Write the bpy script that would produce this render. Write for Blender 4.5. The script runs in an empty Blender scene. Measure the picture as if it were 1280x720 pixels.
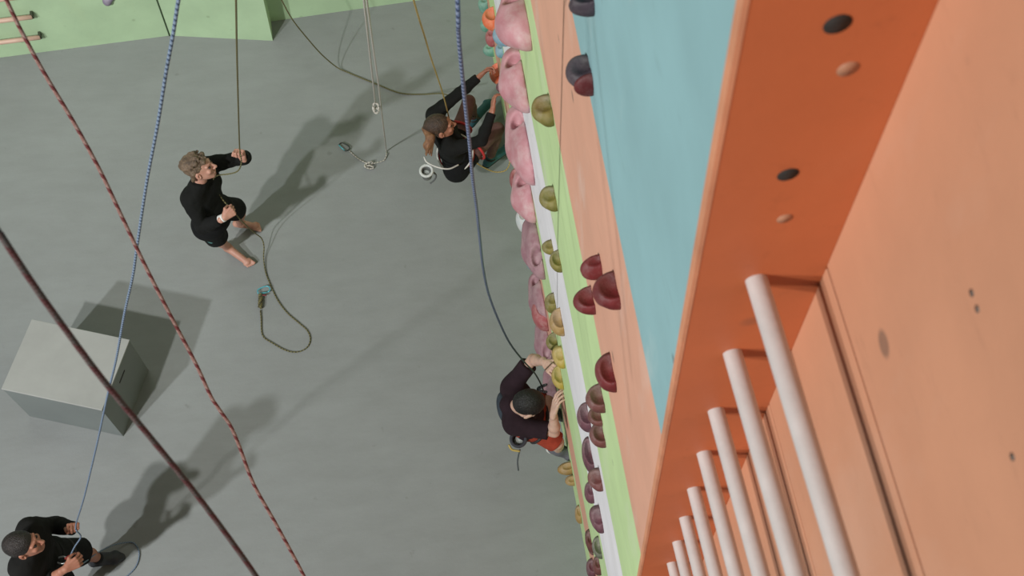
import bpy, math, random
import numpy as np
from mathutils import Vector, Matrix
random.seed(7)
rng = np.random.default_rng(5)
SC = bpy.context.scene
C = SC.collection
F = 1400.0
H = 9.3                      # camera height above the mat floor
A_ = lambda *v: np.array(v, float)
unit = lambda v: v / max(np.linalg.norm(v), 1e-9)

# ------------------------------------------------------------------ camera model
D = unit(A_(570 - 640, 1050 - 360, F))                 # straight down, in camera axes
ray = lambda u, v: A_(u - 640, v - 360, F)
fl = lambda u, v: ray(u, v) * H / (ray(u, v) @ D)
S_ = unit(fl(612, 50) - fl(732, 692))
X_ = np.cross(S_, -D)
W = np.stack([X_, S_, -D])
CAM = A_(0, 0, H)
wray = lambda u, v: W @ ray(u, v)

def J(u, v, z):                                         # point seen at (u, v) at height z
    r = wray(u, v)
    return CAM + r * ((z - H) / r[2])
def JD(u, v, d):                                        # point seen at (u, v) at distance d along the view axis
    return CAM + wray(u, v) * (d / F)
def L(parent, u, v, ln, side='up'):                     # joint ln away from its parent
    r = unit(wray(u, v)); q = CAM - parent
    b = q @ r; c = q @ q - ln * ln; disc = b * b - c
    t = -b if disc < 0 else (-b - math.sqrt(disc) if side == 'up' else -b + math.sqrt(disc))
    return CAM + r * t
def project(p):
    q = W.T @ (np.asarray(p, float) - CAM)
    return A_(640 + F * q[0] / q[2], 360 + F * q[1] / q[2])

# ------------------------------------------------------------------ wall plane (overhanging about 6.5 degrees)
BASE = CAM + W @ fl(612, 50)
LEAN = W @ unit(ray(745, 1020)); LEAN = -LEAN            # up along the leaning wall
YV = A_(0, 1, 0)
NRM = unit(np.cross(YV, LEAN)); NRM = NRM if NRM[0] < 0 else -NRM   # points out into the hall (-x)
def WP(u, v):
    r = wray(u, v)
    return CAM + r * (((BASE - CAM) @ NRM) / (r @ NRM))
E1Y = 0.75 * H / 10
def wall_at(y, z):                                      # wall surface at (y, z)
    up = LEAN / LEAN[2]
    p = BASE + up * (z - BASE[2]); return A_(p[0], y, z)

# ------------------------------------------------------------------ helpers
def link(name, me, mat=None, parent=None, mats=None):
    o = bpy.data.objects.new(name, me); C.objects.link(o)
    for m in (mats or ([mat] if mat else [])): me.materials.append(m)
    if parent is not None: adopt(o, parent)
    return o
def tag(o, label, cat, group=None, kind=None):
    o['label'] = label; o['category'] = cat
    if group: o['group'] = group
    if kind: o['kind'] = kind
    return o
def struct(o):
    o['kind'] = 'structure'; return o
def empty(name, loc, label, cat, group=None):
    o = bpy.data.objects.new(name, None); C.objects.link(o)
    o.location = loc; o.empty_display_size = .1
    bpy.context.view_layer.update()
    return tag(o, label, cat, group)
def adopt(o, parent):                                    # parent keeps world position
    o.parent = parent
    o.matrix_parent_inverse = Matrix.Translation(parent.location).inverted()
    return o
def mesh(name, verts, faces, smooth=False):
    me = bpy.data.meshes.new(name)
    me.from_pydata([tuple(map(float, v)) for v in verts], [], [tuple(int(i) for i in f) for f in faces])
    me.update()
    if smooth: me.polygons.foreach_set('use_smooth', [True] * len(me.polygons))
    return me
def mesh_np(name, V, Q, smooth=True):
    me = bpy.data.meshes.new(name)
    me.vertices.add(len(V)); me.vertices.foreach_set('co', V.astype(np.float32).ravel())
    me.loops.add(Q.size); me.loops.foreach_set('vertex_index', Q.astype(np.int32).ravel())
    me.polygons.add(len(Q)); me.polygons.foreach_set('loop_start', np.arange(0, Q.size, 4, dtype=np.int32))
    me.update(calc_edges=True); me.validate()
    if smooth: me.polygons.foreach_set('use_smooth', [True] * len(me.polygons))
    return me
def prism(name, pts, off):                               # polygon pts extruded by vector off
    n = len(pts); P = [np.asarray(p, float) for p in pts]
    V = P + [p + off for p in P]
    Fc = [tuple(range(n))[::-1], tuple(range(n, 2 * n))] + [(i, (i + 1) % n, n + (i + 1) % n, n + i) for i in range(n)]
    me = mesh(name, V, Fc)
    import bmesh
    bm = bmesh.new(); bm.from_mesh(me); bmesh.ops.recalc_face_normals(bm, faces=bm.faces); bm.to_mesh(me); bm.free()
    return me
def bevel(o, w, seg=2):
    m = o.modifiers.new('bevel', 'BEVEL'); m.width = w; m.segments = seg; m.limit_method = 'ANGLE'
    return o

def spline(pts, step):                                   # Catmull-Rom through pts, resampled
    P = [np.asarray(p, float) for p in pts]
    P = [2 * P[0] - P[1]] + P + [2 * P[-1] - P[-2]]
    out = []
    for i in range(1, len(P) - 2):
        p0, p1, p2, p3 = P[i - 1:i + 3]
        n = max(2, int(np.linalg.norm(p2 - p1) / step))
        for k in range(n):
            t = k / n
            out.append(.5 * ((2 * p1) + (p2 - p0) * t + (2 * p0 - 5 * p1 + 4 * p2 - p3) * t * t + (3 * p1 - p0 - 3 * p2 + p3) * t ** 3))
    out.append(P[-2]); return out
def tube(name, pts, r, sides=10, uv=True, closed=False, lumpy=0):
    P = np.array(pts); n = len(P)
    T = np.zeros_like(P)
    if closed: T = np.roll(P, -1, 0) - np.roll(P, 1, 0)
    else:
        T[1:-1] = P[2:] - P[:-2]; T[0] = P[1] - P[0]; T[-1] = P[-1] - P[-2]
    T /= np.maximum(np.linalg.norm(T, axis=1), 1e-9)[:, None]
    u = unit(np.cross(T[0], A_(.3, .5, .8)))
    seg = np.linalg.norm(np.diff(P, axis=0), axis=1); S = np.concatenate([[0], np.cumsum(seg)])
    V = []; 
    for i in range(n):
        u = unit(u - T[i] * (u @ T[i])); w = np.cross(T[i], u)
        for k in range(sides):
            a = 2 * math.pi * k / sides
            rr = r * (1 + lumpy * math.sin(a * 2 + S[i] / r * 1.1)) if lumpy else r
            V.append(P[i] + rr * (math.cos(a) * u + math.sin(a) * w))
    Fc = []; UV = []
    m = n if closed else n - 1
    for i in range(m):
        j = (i + 1) % n
        for k in range(sides):
            k2 = (k + 1) % sides
            Fc.append((i * sides + k, i * sides + k2, j * sides + k2, j * sides + k))
            s0 = S[i]; s1 = S[j] if j else S[i] + np.linalg.norm(P[0] - P[i])
            UV += [(s0, k / sides), (s0, (k + 1) / sides), (s1, (k + 1) / sides), (s1, k / sides)]
    if not closed:
        Fc.append(tuple(range(sides))[::-1]); UV += [(0, 0)] * sides
        Fc.append(tuple(range((n - 1) * sides, n * sides))); UV += [(S[-1], 0)] * sides
    me = mesh(name, V, Fc, True)
    if uv:
        l = me.uv_layers.new(name='UVMap'); l.data.foreach_set('uv', np.array(UV, np.float32).ravel())
    return me

# ------------------------------------------------------------------ materials
def lin(c): return tuple(((x / 255) / 12.92 if x / 255 <= .04045 else ((x / 255 + .055) / 1.055) ** 2.4) for x in c)
def base_mat(name, rough=.6, metal=0):
    m = bpy.data.materials.new(name); m.use_nodes = True
    b = m.node_tree.nodes['Principled BSDF']; b.inputs['Roughness'].default_value = rough; b.inputs['Metallic'].default_value = metal
    return m, m.node_tree, b
def mat(name, col, rough=.6, var=.12, scale=8., bump=0., bscale=60., metal=0, col2=None, stretch=None, spec=.5, sheen=0):
    m, nt, b = base_mat(name, rough, metal)
    N = nt.nodes; K = nt.links
    tc = N.new('ShaderNodeTexCoord'); src = tc.outputs['Object']
    if stretch:
        mp = N.new('ShaderNodeMapping'); mp.inputs['Scale'].default_value = stretch; K.new(src, mp.inputs['Vector']); src = mp.outputs[0]
    n1 = N.new('ShaderNodeTexNoise'); n1.inputs['Scale'].default_value = scale; n1.inputs['Detail'].default_value = 6; n1.inputs['Roughness'].default_value = .65
    K.new(src, n1.inputs['Vector'])
    cr = N.new('ShaderNodeValToRGB'); c = lin(col); c2 = lin(col2) if col2 else tuple(min(1, x * (1 + var)) for x in c)
    c1 = tuple(x * (1 - var) for x in c) if not col2 else c
    cr.color_ramp.elements[0].position = .34; cr.color_ramp.elements[0].color = (*c1, 1)
    cr.color_ramp.elements[1].position = .66; cr.color_ramp.elements[1].color = (*c2, 1)
    K.new(n1.outputs['Fac'], cr.inputs['Fac']); K.new(cr.outputs['Color'], b.inputs['Base Color'])
    b.inputs['Specular IOR Level'].default_value = spec
    if sheen: b.inputs['Sheen Weight'].default_value = sheen
    if bump:
        n2 = N.new('ShaderNodeTexNoise'); n2.inputs['Scale'].default_value = bscale; n2.inputs['Detail'].default_value = 4
        K.new(src, n2.inputs['Vector'])
        bp = N.new('ShaderNodeBump'); bp.inputs['Strength'].default_value = bump; bp.inputs['Distance'].default_value = .01
        K.new(n2.outputs['Fac'], bp.inputs['Height']); K.new(bp.outputs['Normal'], b.inputs['Normal'])
    return m
def paint_mat(name, col, chips=(70, 66, 60), amount=.5, smear=(225, 222, 215), var=.06, rough=.62, streak=.35, chipscale=5.):
    """painted plywood: soft tone changes, chalk smears, little chips and knocks"""
    m, nt, b = base_mat(name, rough); N = nt.nodes; K = nt.links
    tc = N.new('ShaderNodeTexCoord')
    def noise(scale, det=5, st=None, ro=.6):
        src = tc.outputs['Object']
        if st:
            mp = N.new('ShaderNodeMapping'); mp.inputs['Scale'].default_value = st; K.new(src, mp.inputs['Vector']); src = mp.outputs[0]
        n = N.new('ShaderNodeTexNoise'); n.inputs['Scale'].default_value = scale; n.inputs['Detail'].default_value = det; n.inputs['Roughness'].default_value = ro
        K.new(src, n.inputs['Vector']); return n.outputs['Fac']
    def ramp(fac, p0, p1, a=(0, 0, 0), z=(1, 1, 1)):
        r = N.new('ShaderNodeValToRGB'); r.color_ramp.elements[0].position = p0; r.color_ramp.elements[1].position = p1
        r.color_ramp.elements[0].color = (*a, 1); r.color_ramp.elements[1].color = (*z, 1); K.new(fac, r.inputs['Fac']); return r.outputs['Color']
    def mix(fac, a, bb, k=1.0):
        mx = N.new('ShaderNodeMix'); mx.data_type = 'RGBA'
        if k != 1.0:
            mm = N.new('ShaderNodeMath'); mm.operation = 'MULTIPLY'; mm.inputs[1].default_value = k; K.new(fac, mm.inputs[0]); fac = mm.outputs[0]
        K.new(fac, mx.inputs['Factor']); K.new(a, mx.inputs['A'])
        if isinstance(bb, tuple): mx.inputs['B'].default_value = (*bb, 1)
        else: K.new(bb, mx.inputs['B'])
        return mx.outputs['Result']
    c = lin(col)
    base = ramp(noise(2.5), .35, .65, tuple(x * (1 - var) for x in c), tuple(x * (1 + var) for x in c))
    base = mix(ramp(noise(3.2, 7, (1, 1, .35)), .56, .74), base, lin(smear), streak)
    base = mix(ramp(noise(22, 8, (1, .3, 1), .7), .6, .72), base, tuple(x * .72 for x in c), .4)
    vo = N.new('ShaderNodeTexVoronoi'); vo.inputs['Scale'].default_value = chipscale; K.new(tc.outputs['Object'], vo.inputs['Vector'])
    r = N.new('ShaderNodeValToRGB'); r.color_ramp.elements[0].position = .055; r.color_ramp.elements[1].position = .085
    r.color_ramp.elements[0].color = (1, 1, 1, 1); r.color_ramp.elements[1].color = (0, 0, 0, 1); K.new(vo.outputs['Distance'], r.inputs['Fac'])
    base = mix(r.outputs['Color'], base, lin(chips), amount)
    K.new(base, b.inputs['Base Color'])
    bp = N.new('ShaderNodeBump'); bp.inputs['Strength'].default_value = .12; bp.inputs['Distance'].default_value = .004
    K.new(noise(90, 4), bp.inputs['Height']); K.new(bp.outputs['Normal'], b.inputs['Normal'])
    return m
def rope_mat(name, cols, period=.03, twist=1.0, thin=.35, tail=None):
    """kernmantle sheath: base strand colour with flecks that wind round the rope"""
    m, nt, b = base_mat(name, .8); N = nt.nodes; K = nt.links
    uv = N.new('ShaderNodeUVMap'); sp = N.new('ShaderNodeSeparateXYZ'); K.new(uv.outputs[0], sp.inputs[0])
    def math_(op, a, bb=None):
        n = N.new('ShaderNodeMath'); n.operation = op
        for i, x in enumerate((a, bb)):
            if x is None: continue
            if isinstance(x, (int, float)): n.inputs[i].default_value = x
            else: K.new(x, n.inputs[i])
        return n.outputs[0]
    s = math_('DIVIDE', sp.outputs[0], period)
    f1 = math_('FRACT', math_('ADD', s, math_('MULTIPLY', sp.outputs[1], twist)))
    f2 = math_('FRACT', math_('SUBTRACT', s, math_('MULTIPLY', sp.outputs[1], twist)))
    m1 = math_('LESS_THAN', f1, thin); m2 = math_('LESS_THAN', f2, thin)
    x1 = N.new('ShaderNodeMix'); x1.data_type = 'RGBA'; x1.inputs['A'].default_value = (*lin(cols[0]), 1); x1.inputs['B'].default_value = (*lin(cols[1]), 1); K.new(m1, x1.inputs['Factor'])
    x2 = N.new('ShaderNodeMix'); x2.data_type = 'RGBA'; K.new(x1.outputs['Result'], x2.inputs['A']); x2.inputs['B'].default_value = (*lin(cols[-1]), 1); K.new(math_('MULTIPLY', m2, .55), x2.inputs['Factor'])
    col_ = x2.outputs['Result']
    if tail:
        mr = N.new('ShaderNodeMapRange'); mr.inputs['From Min'].default_value = tail[0]; mr.inputs['From Max'].default_value = tail[1]; K.new(sp.outputs[0], mr.inputs['Value'])
        x3 = N.new('ShaderNodeMix'); x3.data_type = 'RGBA'; K.new(mr.outputs[0], x3.inputs['Factor']); K.new(col_, x3.inputs['A']); x3.inputs['B'].default_value = (*lin(tail[2]), 1); col_ = x3.outputs['Result']
    K.new(col_, b.inputs['Base Color'])
    fine = math_('SINE', math_('MULTIPLY', s, 40.0))
    bp = N.new('ShaderNodeBump'); bp.inputs['Strength'].default_value = .4; bp.inputs['Distance'].default_value = .001
    K.new(fine, bp.inputs['Height']); K.new(bp.outputs['Normal'], b.inputs['Normal'])
    return m

# ------------------------------------------------------------------ signed-distance modelling
class SDF:
    def __init__(s, h): s.h = h; s.pr = []; s.cut = []; s.noise = None
    def cap(s, a, b, ra, rb=None, k=.02, flat=None, clip=None, op='+'):
        rb = ra if rb is None else rb
        s.pr.append(('c', np.asarray(a, float), np.asarray(b, float), ra, rb, k, flat, clip, op)); return s
    def ell(s, c, axes, rad, k=.02, clip=None, op='+'):    # axes rows = local x, y, z
        s.pr.append(('e', np.asarray(c, float), np.asarray(axes, float), np.asarray(rad, float), None, k, None, clip, op)); return s
    def bounds(s):
        lo = np.full(3, 1e9); hi = -lo
        for p in s.pr:
            if p[8] == '-': continue
            l, h = s._bb(p); lo = np.minimum(lo, l); hi = np.maximum(hi, h)
        return lo, hi
    def _bb(s, p):
        if p[0] == 'c':
            r = max(p[3], p[4]); return np.minimum(p[1], p[2]) - r, np.maximum(p[1], p[2]) + r
        r = p[3].max(); return p[1] - r, p[1] + r
    def build(s, name, material, parent=None, mats=None):
        h = s.h; lo, hi = s.bounds(); pad = 4 * h + .012
        lo = lo - pad; hi = hi + pad
        n = np.ceil((hi - lo) / h).astype(int) + 1
        f = np.full(n, .06, np.float32)
        ax = [lo[i] + h * np.arange(n[i], dtype=np.float32) for i in range(3)]
        for p in s.pr:
            l, u = s._bb(p); k = p[5]; m = k + .03 if p[8] == '+' else .02 + k
            i0 = np.clip(((l - m - lo) / h).astype(int), 0, n); i1 = np.clip(((u + m - lo) / h).astype(int) + 2, 0, n)
            if (i1 <= i0).any(): continue
            sl = tuple(slice(a, b) for a, b in zip(i0, i1))
            x = ax[0][sl[0]][:, None, None]; y = ax[1][sl[1]][None, :, None]; z = ax[2][sl[2]][None, None, :]
            if p[0] == 'c':
                a, b = p[1], p[2]; d = b - a; L2 = max(d @ d, 1e-12)
                px, py, pz = x - a[0], y - a[1], z - a[2]
                if p[6] is not None:                       # flattened along unit vector with factor
                    nv, fac = p[6]; t0 = (px * nv[0] + py * nv[1] + pz * nv[2]) - (d @ nv) * np.clip((px * d[0] + py * d[1] + pz * d[2]) / L2, 0, 1)
                t = np.clip((px * d[0] + py * d[1] + pz * d[2]) / L2, 0, 1)
                q2 = (px - t * d[0]) ** 2 + (py - t * d[1]) ** 2 + (pz - t * d[2]) ** 2
                if p[6] is not None: q2 = q2 + t0 * t0 * (1 / fac ** 2 - 1)
                dist = np.sqrt(q2) - (p[3] + (p[4] - p[3]) * t)
            else:
                c, M, r = p[1], p[2], p[3]
                q = [((x - c[0]) * M[i][0] + (y - c[1]) * M[i][1] + (z - c[2]) * M[i][2]) for i in range(3)]
                k0 = np.sqrt(sum((q[i] / r[i]) ** 2 for i in range(3))); k1 = np.sqrt(sum((q[i] / r[i] ** 2) ** 2 for i in range(3))) + 1e-6
                dist = k0 * (k0 - 1) / k1
            if p[7] is not None:
                for (o, nv) in p[7]:
                    dist = np.maximum(dist, (x - o[0]) * nv[0] + (y - o[1]) * nv[1] + (z - o[2]) * nv[2])
            g = f[sl]
            if p[8] == '+':
                hh = np.maximum(k - np.abs(g - dist), 0) / max(k, 1e-6)
                f[sl] = np.minimum(g, dist) - hh * hh * k * .25
            else:
                dist = -dist; hh = np.maximum(k - np.abs(g - dist), 0) / max(k, 1e-6)
                f[sl] = np.maximum(g, dist) + hh * hh * k * .25
        X3, Y3, Z3 = ax[0][:, None, None], ax[1][None, :, None], ax[2][None, None, :]
        for (o, nv) in s.cut:
            f = np.maximum(f, ((X3 - o[0]) * nv[0] + (Y3 - o[1]) * nv[1] + (Z3 - o[2]) * nv[2]).astype(np.float32))
        if s.noise: f = f + s.noise(X3, Y3, Z3).astype(np.float32)
        V, Q = surface_nets(f, lo, h)
        return link(name, mesh_np(name, V, Q), material, parent, mats)
def surface_nets(f, lo, h):
    f[0] = f[-1] = .05; f[:, 0] = f[:, -1] = .05; f[:, :, 0] = f[:, :, -1] = .05
    s = f < 0
    c = [s[i:s.shape[0] - 1 + i, j:s.shape[1] - 1 + j, k:s.shape[2] - 1 + k] for i in (0, 1) for j in (0, 1) for k in (0, 1)]
    a = c[0].copy(); o = c[0].copy()
    for q in c[1:]: a &= q; o |= q
    act = np.argwhere(o & ~a); del a, o, c
    idx = -np.ones(tuple(d - 1 for d in s.shape), np.int32); idx[tuple(act.T)] = np.arange(len(act))
    acc = np.zeros((len(act), 3)); cnt = np.zeros(len(act))
    corners = np.array([(i, j, k) for i in (0, 1) for j in (0, 1) for k in (0, 1)])
    val = {tuple(q): f[tuple((act + q).T)] for q in corners}
    for q in corners:
        for d in range(3):
            if q[d]: continue
            q2 = q.copy(); q2[d] = 1
            v0, v1 = val[tuple(q)], val[tuple(q2)]
            m = (v0 < 0) != (v1 < 0); t = np.where(m, v0 / np.where(m, v0 - v1, 1), 0)
            pt = q[None, :] + 0. * acc; pt[:, d] += t
            acc[m] += pt[m]; cnt[m] += 1
    V = lo + h * (act + acc / cnt[:, None])
    Q = []
    for d in range(3):
        s0 = np.moveaxis(s, d, 0); a0, a1 = s0[:-1], s0[1:]
        e = np.argwhere(a0 != a1); ins = a0[tuple(e.T)]
        g = np.zeros_like(e); o2 = [x for x in range(3) if x != d]
        g[:, d] = e[:, 0]; g[:, o2[0]] = e[:, 1]; g[:, o2[1]] = e[:, 2]
        u = np.zeros(3, int); u[o2[0]] = 1; w = np.zeros(3, int); w[o2[1]] = 1
        q = np.stack([idx[tuple((g - u - w).T)], idx[tuple((g - w).T)], idx[tuple(g.T)], idx[tuple((g - u).T)]], 1)
        flip = ins if d != 1 else ~ins
        q[~flip] = q[~flip][:, ::-1]
        Q.append(q)
    return V, np.concatenate(Q)
def wob(amp, fr, seed=0):
    r = np.random.default_rng(seed); k = r.normal(0, 1, (5, 3)) * fr; ph = r.uniform(0, 6, 5)
    def fn(x, y, z):
        o = 0
        for i in range(5): o = o + np.sin(k[i, 0] * x + k[i, 1] * y + k[i, 2] * z + ph[i] + 1.3 * np.sin(k[(i + 1) % 5, 1] * x - k[i, 0] * z))
        return amp * o / 5
    return fn

# ================================================================== THE HALL
M_floor, nt, b = base_mat('mat_floor_grey', .7)
def _floor():
    N = nt.nodes; K = nt.links; tc = N.new('ShaderNodeTexCoord')
    def noi(sc, det=6, ro=.6, st=None):
        src = tc.outputs['Object']
        if st:
            mp = N.new('ShaderNodeMapping'); mp.inputs['Scale'].default_value = st; mp.inputs['Rotation'].default_value = (0, 0, .5); K.new(src, mp.inputs['Vector']); src = mp.outputs[0]
        n = N.new('ShaderNodeTexNoise'); n.inputs['Scale'].default_value = sc; n.inputs['Detail'].default_value = det; n.inputs['Roughness'].default_value = ro; K.new(src, n.inputs['Vector']); return n.outputs['Fac']
    def rp(f, a, z, ca, cz):
        r = N.new('ShaderNodeValToRGB'); r.color_ramp.elements[0].position = a; r.color_ramp.elements[1].position = z
        r.color_ramp.elements[0].color = (*ca, 1); r.color_ramp.elements[1].color = (*cz, 1); K.new(f, r.inputs['Fac']); return r.outputs['Color']
    def mul(a, bb):
        m = N.new('ShaderNodeMix'); m.data_type = 'RGBA'; m.blend_type = 'MULTIPLY'; m.inputs['Factor'].default_value = 1; K.new(a, m.inputs['A']); K.new(bb, m.inputs['B']); return m.outputs['Result']
    c = lin(FLOOR_RGB)
    a = rp(noi(.55, 4), .35, .65, tuple(x * .95 for x in c), tuple(x * 1.05 for x in c))
    a = mul(a, rp(noi(2.2, 8, .7, (1, 3, 1)), .38, .62, (.96, .955, .95), (1.03, 1.03, 1.03)))
    a = mul(a, rp(noi(9, 3, .5), .24, .30, (.84, .83, .82), (1, 1, 1)))
    K.new(a, b.inputs['Base Color'])
    bp = N.new('ShaderNodeBump'); bp.inputs['Strength'].default_value = .15; bp.inputs['Distance'].default_value = .01; K.new(noi(40, 5), bp.inputs['Height']); K.new(bp.outputs['Normal'], b.inputs['Normal'])
FLOOR_RGB = (133, 137, 136)
_floor()
fo = link('floor', mesh('floor', [(-9, -3, 0), (3.5, -3, 0), (3.5, 9.5, 0), (-9, 9.5, 0)], [(0, 1, 2, 3)]), M_floor); struct(fo)

M_bay = paint_mat('orange_dimmed', (199, 143, 111), amount=.55, chipscale=3.6, smear=(200, 170, 150), streak=.28)  # band orange copied darker, lamplight held down in its colour
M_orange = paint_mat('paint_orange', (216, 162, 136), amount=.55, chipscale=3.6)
M_deep = paint_mat('orange_shaded', (190, 102, 59), amount=.3, streak=.10, smear=(215, 150, 110), chipscale=3.)  # shade and bounce of the bay cheek put into the orange
M_blue = paint_mat('paint_blue', (140, 180, 184), amount=.5, chipscale=5.)
M_green = paint_mat('paint_lime', (192, 218, 158), amount=.4, streak=.3)
M_white = paint_mat('paint_white', (232, 230, 234), amount=.4)
M_lime = paint_mat('paint_green', (172, 198, 161), amount=.3, streak=.12, smear=(190, 200, 150), chips=(110, 130, 90), chipscale=4)
M_edge = mat('plywood_edge', (205, 140, 105), .7, .15, 6, stretch=(1, 1, 1))
M_black = mat('dark_recess', (38, 34, 30), .8)

# climbing wall, banded paint, leaning out over the mat
YE = 8.05; Y0 = E1Y + .016
bands = [(0, 0), (.86, .86), (1.7, 1.85), (3.19, 2.55), (4.49, 4.62), (5.69, 6.55), (6.94, 7.85), (10.4, 10.4)]
bm_ = [M_green, M_orange, M_green, M_white, M_green, M_orange, M_blue]
V = []; Fc = []; mi = []
NS = 6
for (za, zb) in bands:
    for i in range(NS + 1):
        y = Y0 + (YE - Y0) * i / NS; V.append(wall_at(y, za + (zb - za) * i / NS))
for r in range(len(bands) - 1):
    for i in range(NS):
        a = r * (NS + 1) + i; Fc.append((a, a + NS + 1, a + NS + 2, a + 1)); mi.append(r)
me = mesh('wall_right', V, Fc)
o = link('wall_right', me, mats=bm_); me.polygons.foreach_set('material_index', mi)
m = o.modifiers.new('thick', 'SOLIDIFY'); m.thickness = .10; m.offset = -1
# be sure the painted side looks into the hall
if me.polygons[0].normal.x > 0: me.flip_normals()
struct(o); o['label'] = 'overhanging climbing wall painted in lime, orange, white and blue bands'

DEP = .209
def atx(y, z, dx): p = wall_at(y, z); p[0] += dx; return p
# side cheek of the ladder bay
zt = 10.4
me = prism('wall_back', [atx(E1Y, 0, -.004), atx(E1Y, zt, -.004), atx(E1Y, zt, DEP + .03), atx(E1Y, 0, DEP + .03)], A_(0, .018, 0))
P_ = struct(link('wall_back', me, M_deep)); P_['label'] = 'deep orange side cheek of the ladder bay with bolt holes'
# pale sanded corner edge on the cheek
me = prism('trim_1', [atx(E1Y - .001, 0, -.005), atx(E1Y - .001, zt, -.005), atx(E1Y - .001, zt, .002), atx(E1Y - .001, 0, .002)], A_(0, .0195, 0))
struct(link('trim_1', me, M_edge))
for i, (u, v, r, dark) in enumerate([(1047, 30, .0155, 1), (1060, 86, .013, 0), (985, 218, .0145, 1), (981, 273, .0115, 0)]):
    rr = wray(u, v); c = CAM + rr * (E1Y / rr[1])
    me = tube('hole', [c + A_(0, -.0008, 0), c + A_(0, .006, 0)], r, 20, False)
    o = link('bolt_hole', me, M_black if dark else mat('filler', (170, 120, 92), .6, .1, 40), P_)
# recessed back of the ladder bay: separate panels with open seams
seams = [0, 1.41, 2.05, 2.69, 3.33, 3.97, 4.61, 5.25, 5.89, 6.515, 7.152, 7.786, 10.4]
for i in range(len(seams) - 1):
    z0, z1 = seams[i] + .005, seams[i + 1] - .005
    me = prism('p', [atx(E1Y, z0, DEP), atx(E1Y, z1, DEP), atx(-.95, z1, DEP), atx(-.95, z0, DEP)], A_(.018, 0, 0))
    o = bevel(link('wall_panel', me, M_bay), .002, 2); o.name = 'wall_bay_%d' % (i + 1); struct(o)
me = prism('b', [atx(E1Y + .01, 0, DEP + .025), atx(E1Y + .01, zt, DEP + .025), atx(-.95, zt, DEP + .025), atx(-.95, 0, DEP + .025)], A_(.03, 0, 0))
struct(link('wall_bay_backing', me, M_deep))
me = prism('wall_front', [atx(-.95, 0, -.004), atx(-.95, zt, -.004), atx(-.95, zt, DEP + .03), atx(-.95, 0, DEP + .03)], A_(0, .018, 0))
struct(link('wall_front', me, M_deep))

for u, v in [(1215, 366), (1222, 386), (1266, 571)]:
    r_ = wray(u, v); qn = unit(np.cross(YV, LEAN)); qn = qn if qn[0] < 0 else -qn
    c = CAM + r_ * (((atx(0, 8, DEP) - CAM) @ qn) / (r_ @ qn))
    par = [o_ for o_ in bpy.data.objects if o_.name.startswith('wall_bay_1')]
    link('screw', tube('s', [c - qn * .002, c + qn * .0012], .0045, 12, False), mat('screw_dark', (96, 84, 74), .5, .2, 80), bpy.data.objects['wall_bay_12'])
# rungs
M_rung = mat('rung_plastic', (194, 188, 184), .45, .06, 14, bump=.05)
starts = [(.588, 8.357), (.621, 8.034), (.661, 7.696), (.699, 7.378), (.738, 7.046), (.776, 6.719), (.813, 6.393), (.853, 6.056)]
nth = ['topmost', 'second from the top', 'third from the top', 'fourth from the top', 'fifth from the top', 'sixth from the top', 'seventh from the top', 'lowest in view']
rung0 = None
for i, (x, z) in enumerate(starts):
    x *= .93; z *= .93; x += .017 * .93; 
    if rung0 is None:
        pts = [A_(0, -t, 0) for t in np.linspace(0, 1, 9) * (E1Y + .93)]
        rung0 = link('ladder_rung', tube('rung', [A_(0, .012, 0)] + pts, .0172, 28, False), M_rung); o = rung0
    else:
        o = rung0.copy(); C.objects.link(o)
    o.location = (x, E1Y, z); o.rotation_euler = (0, 0, math.radians(1.2))
    tag(o, 'grey plastic ladder rung in the orange bay, ' + nth[i], 'rung', 'ladder rungs in the orange bay')

# green walls at the far side
c0 = J(0, 72, 0); c1 = J(212, 44.5, 0); c2 = J(341, 51, 0); e0 = J(356, 24.4, 0); e1 = J(512, 2, 0)
lft = c0 + (c0 - c1) * 1.2; dirn = unit(e1 - e0)
HT = 3.4
me = prism('wall_left', [lft, c1, c2, c2 + A_(0, .27, 0), lft + A_(0, .6, 0)], A_(0, 0, HT))
wl = struct(link('wall_left', me, M_lime))
g0 = e0 - dirn * .5; g1 = e0 + dirn * 2.55
me = prism('wall_far', [g0, g1, g1 + A_(0, .12, 0), g0 + A_(0, .12, 0)], A_(0, 0, HT))
struct(link('wall_far', me, M_lime))
# panel crease
me = tube('trim_2', [c1 + A_(0, -.001, 0), c1 + A_(0, -.001, HT)], .008, 6, False); struct(link('trim_2', me, mat('joint', (70, 95, 60), .8)))
# wooden bars on the green wall
def onwall(u, v, off=.0):
    n = unit(np.cross(c1 - c0, A_(0, 0, 1))); 
    if n[1] > 0: n = -n
    r = wray(u, v); return CAM + r * (((c0 + n * off - CAM) @ n) / (r @ n)), n
M_bar = mat('pinkish_wood', (200, 168, 150), .5, .12, 12, stretch=(.3, 3, 3)); M_brk = mat('dark_bracket', (60, 66, 50), .5)
for (u, v, lab) in [(50, 46.5, 'pinkish wooden bar on the green wall, lowest of the three'), (40, 21, 'pinkish wooden bar on the green wall, middle of the three'), (27, -4, 'pinkish wooden bar on the green wall, highest at the picture corner')]:
    p, n = onwall(u, v, .05); d = unit(c0 - c1); d = A_(d[0], d[1], 0)
    e = empty('wall_bar', p, lab, 'bar', 'wooden bars on the green wall')
    link('bar', tube('bar', [p + d * t for t in np.linspace(0, 1.25, 6)], .024, 16, False), M_bar, e)
    for t in (.0, 1.2):
        q = p + d * t
        a = q + A_(0, 0, .028); 
        me = prism('bracket', [q - d * .012 + A_(0, 0, -.03) , q + d * .012 + A_(0, 0, -.03), q + d * .012 + A_(0, 0, .03), q - d * .012 + A_(0, 0, .03)], -n * .05)
        bevel(link('bracket', me, M_brk, e), .003)

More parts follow.
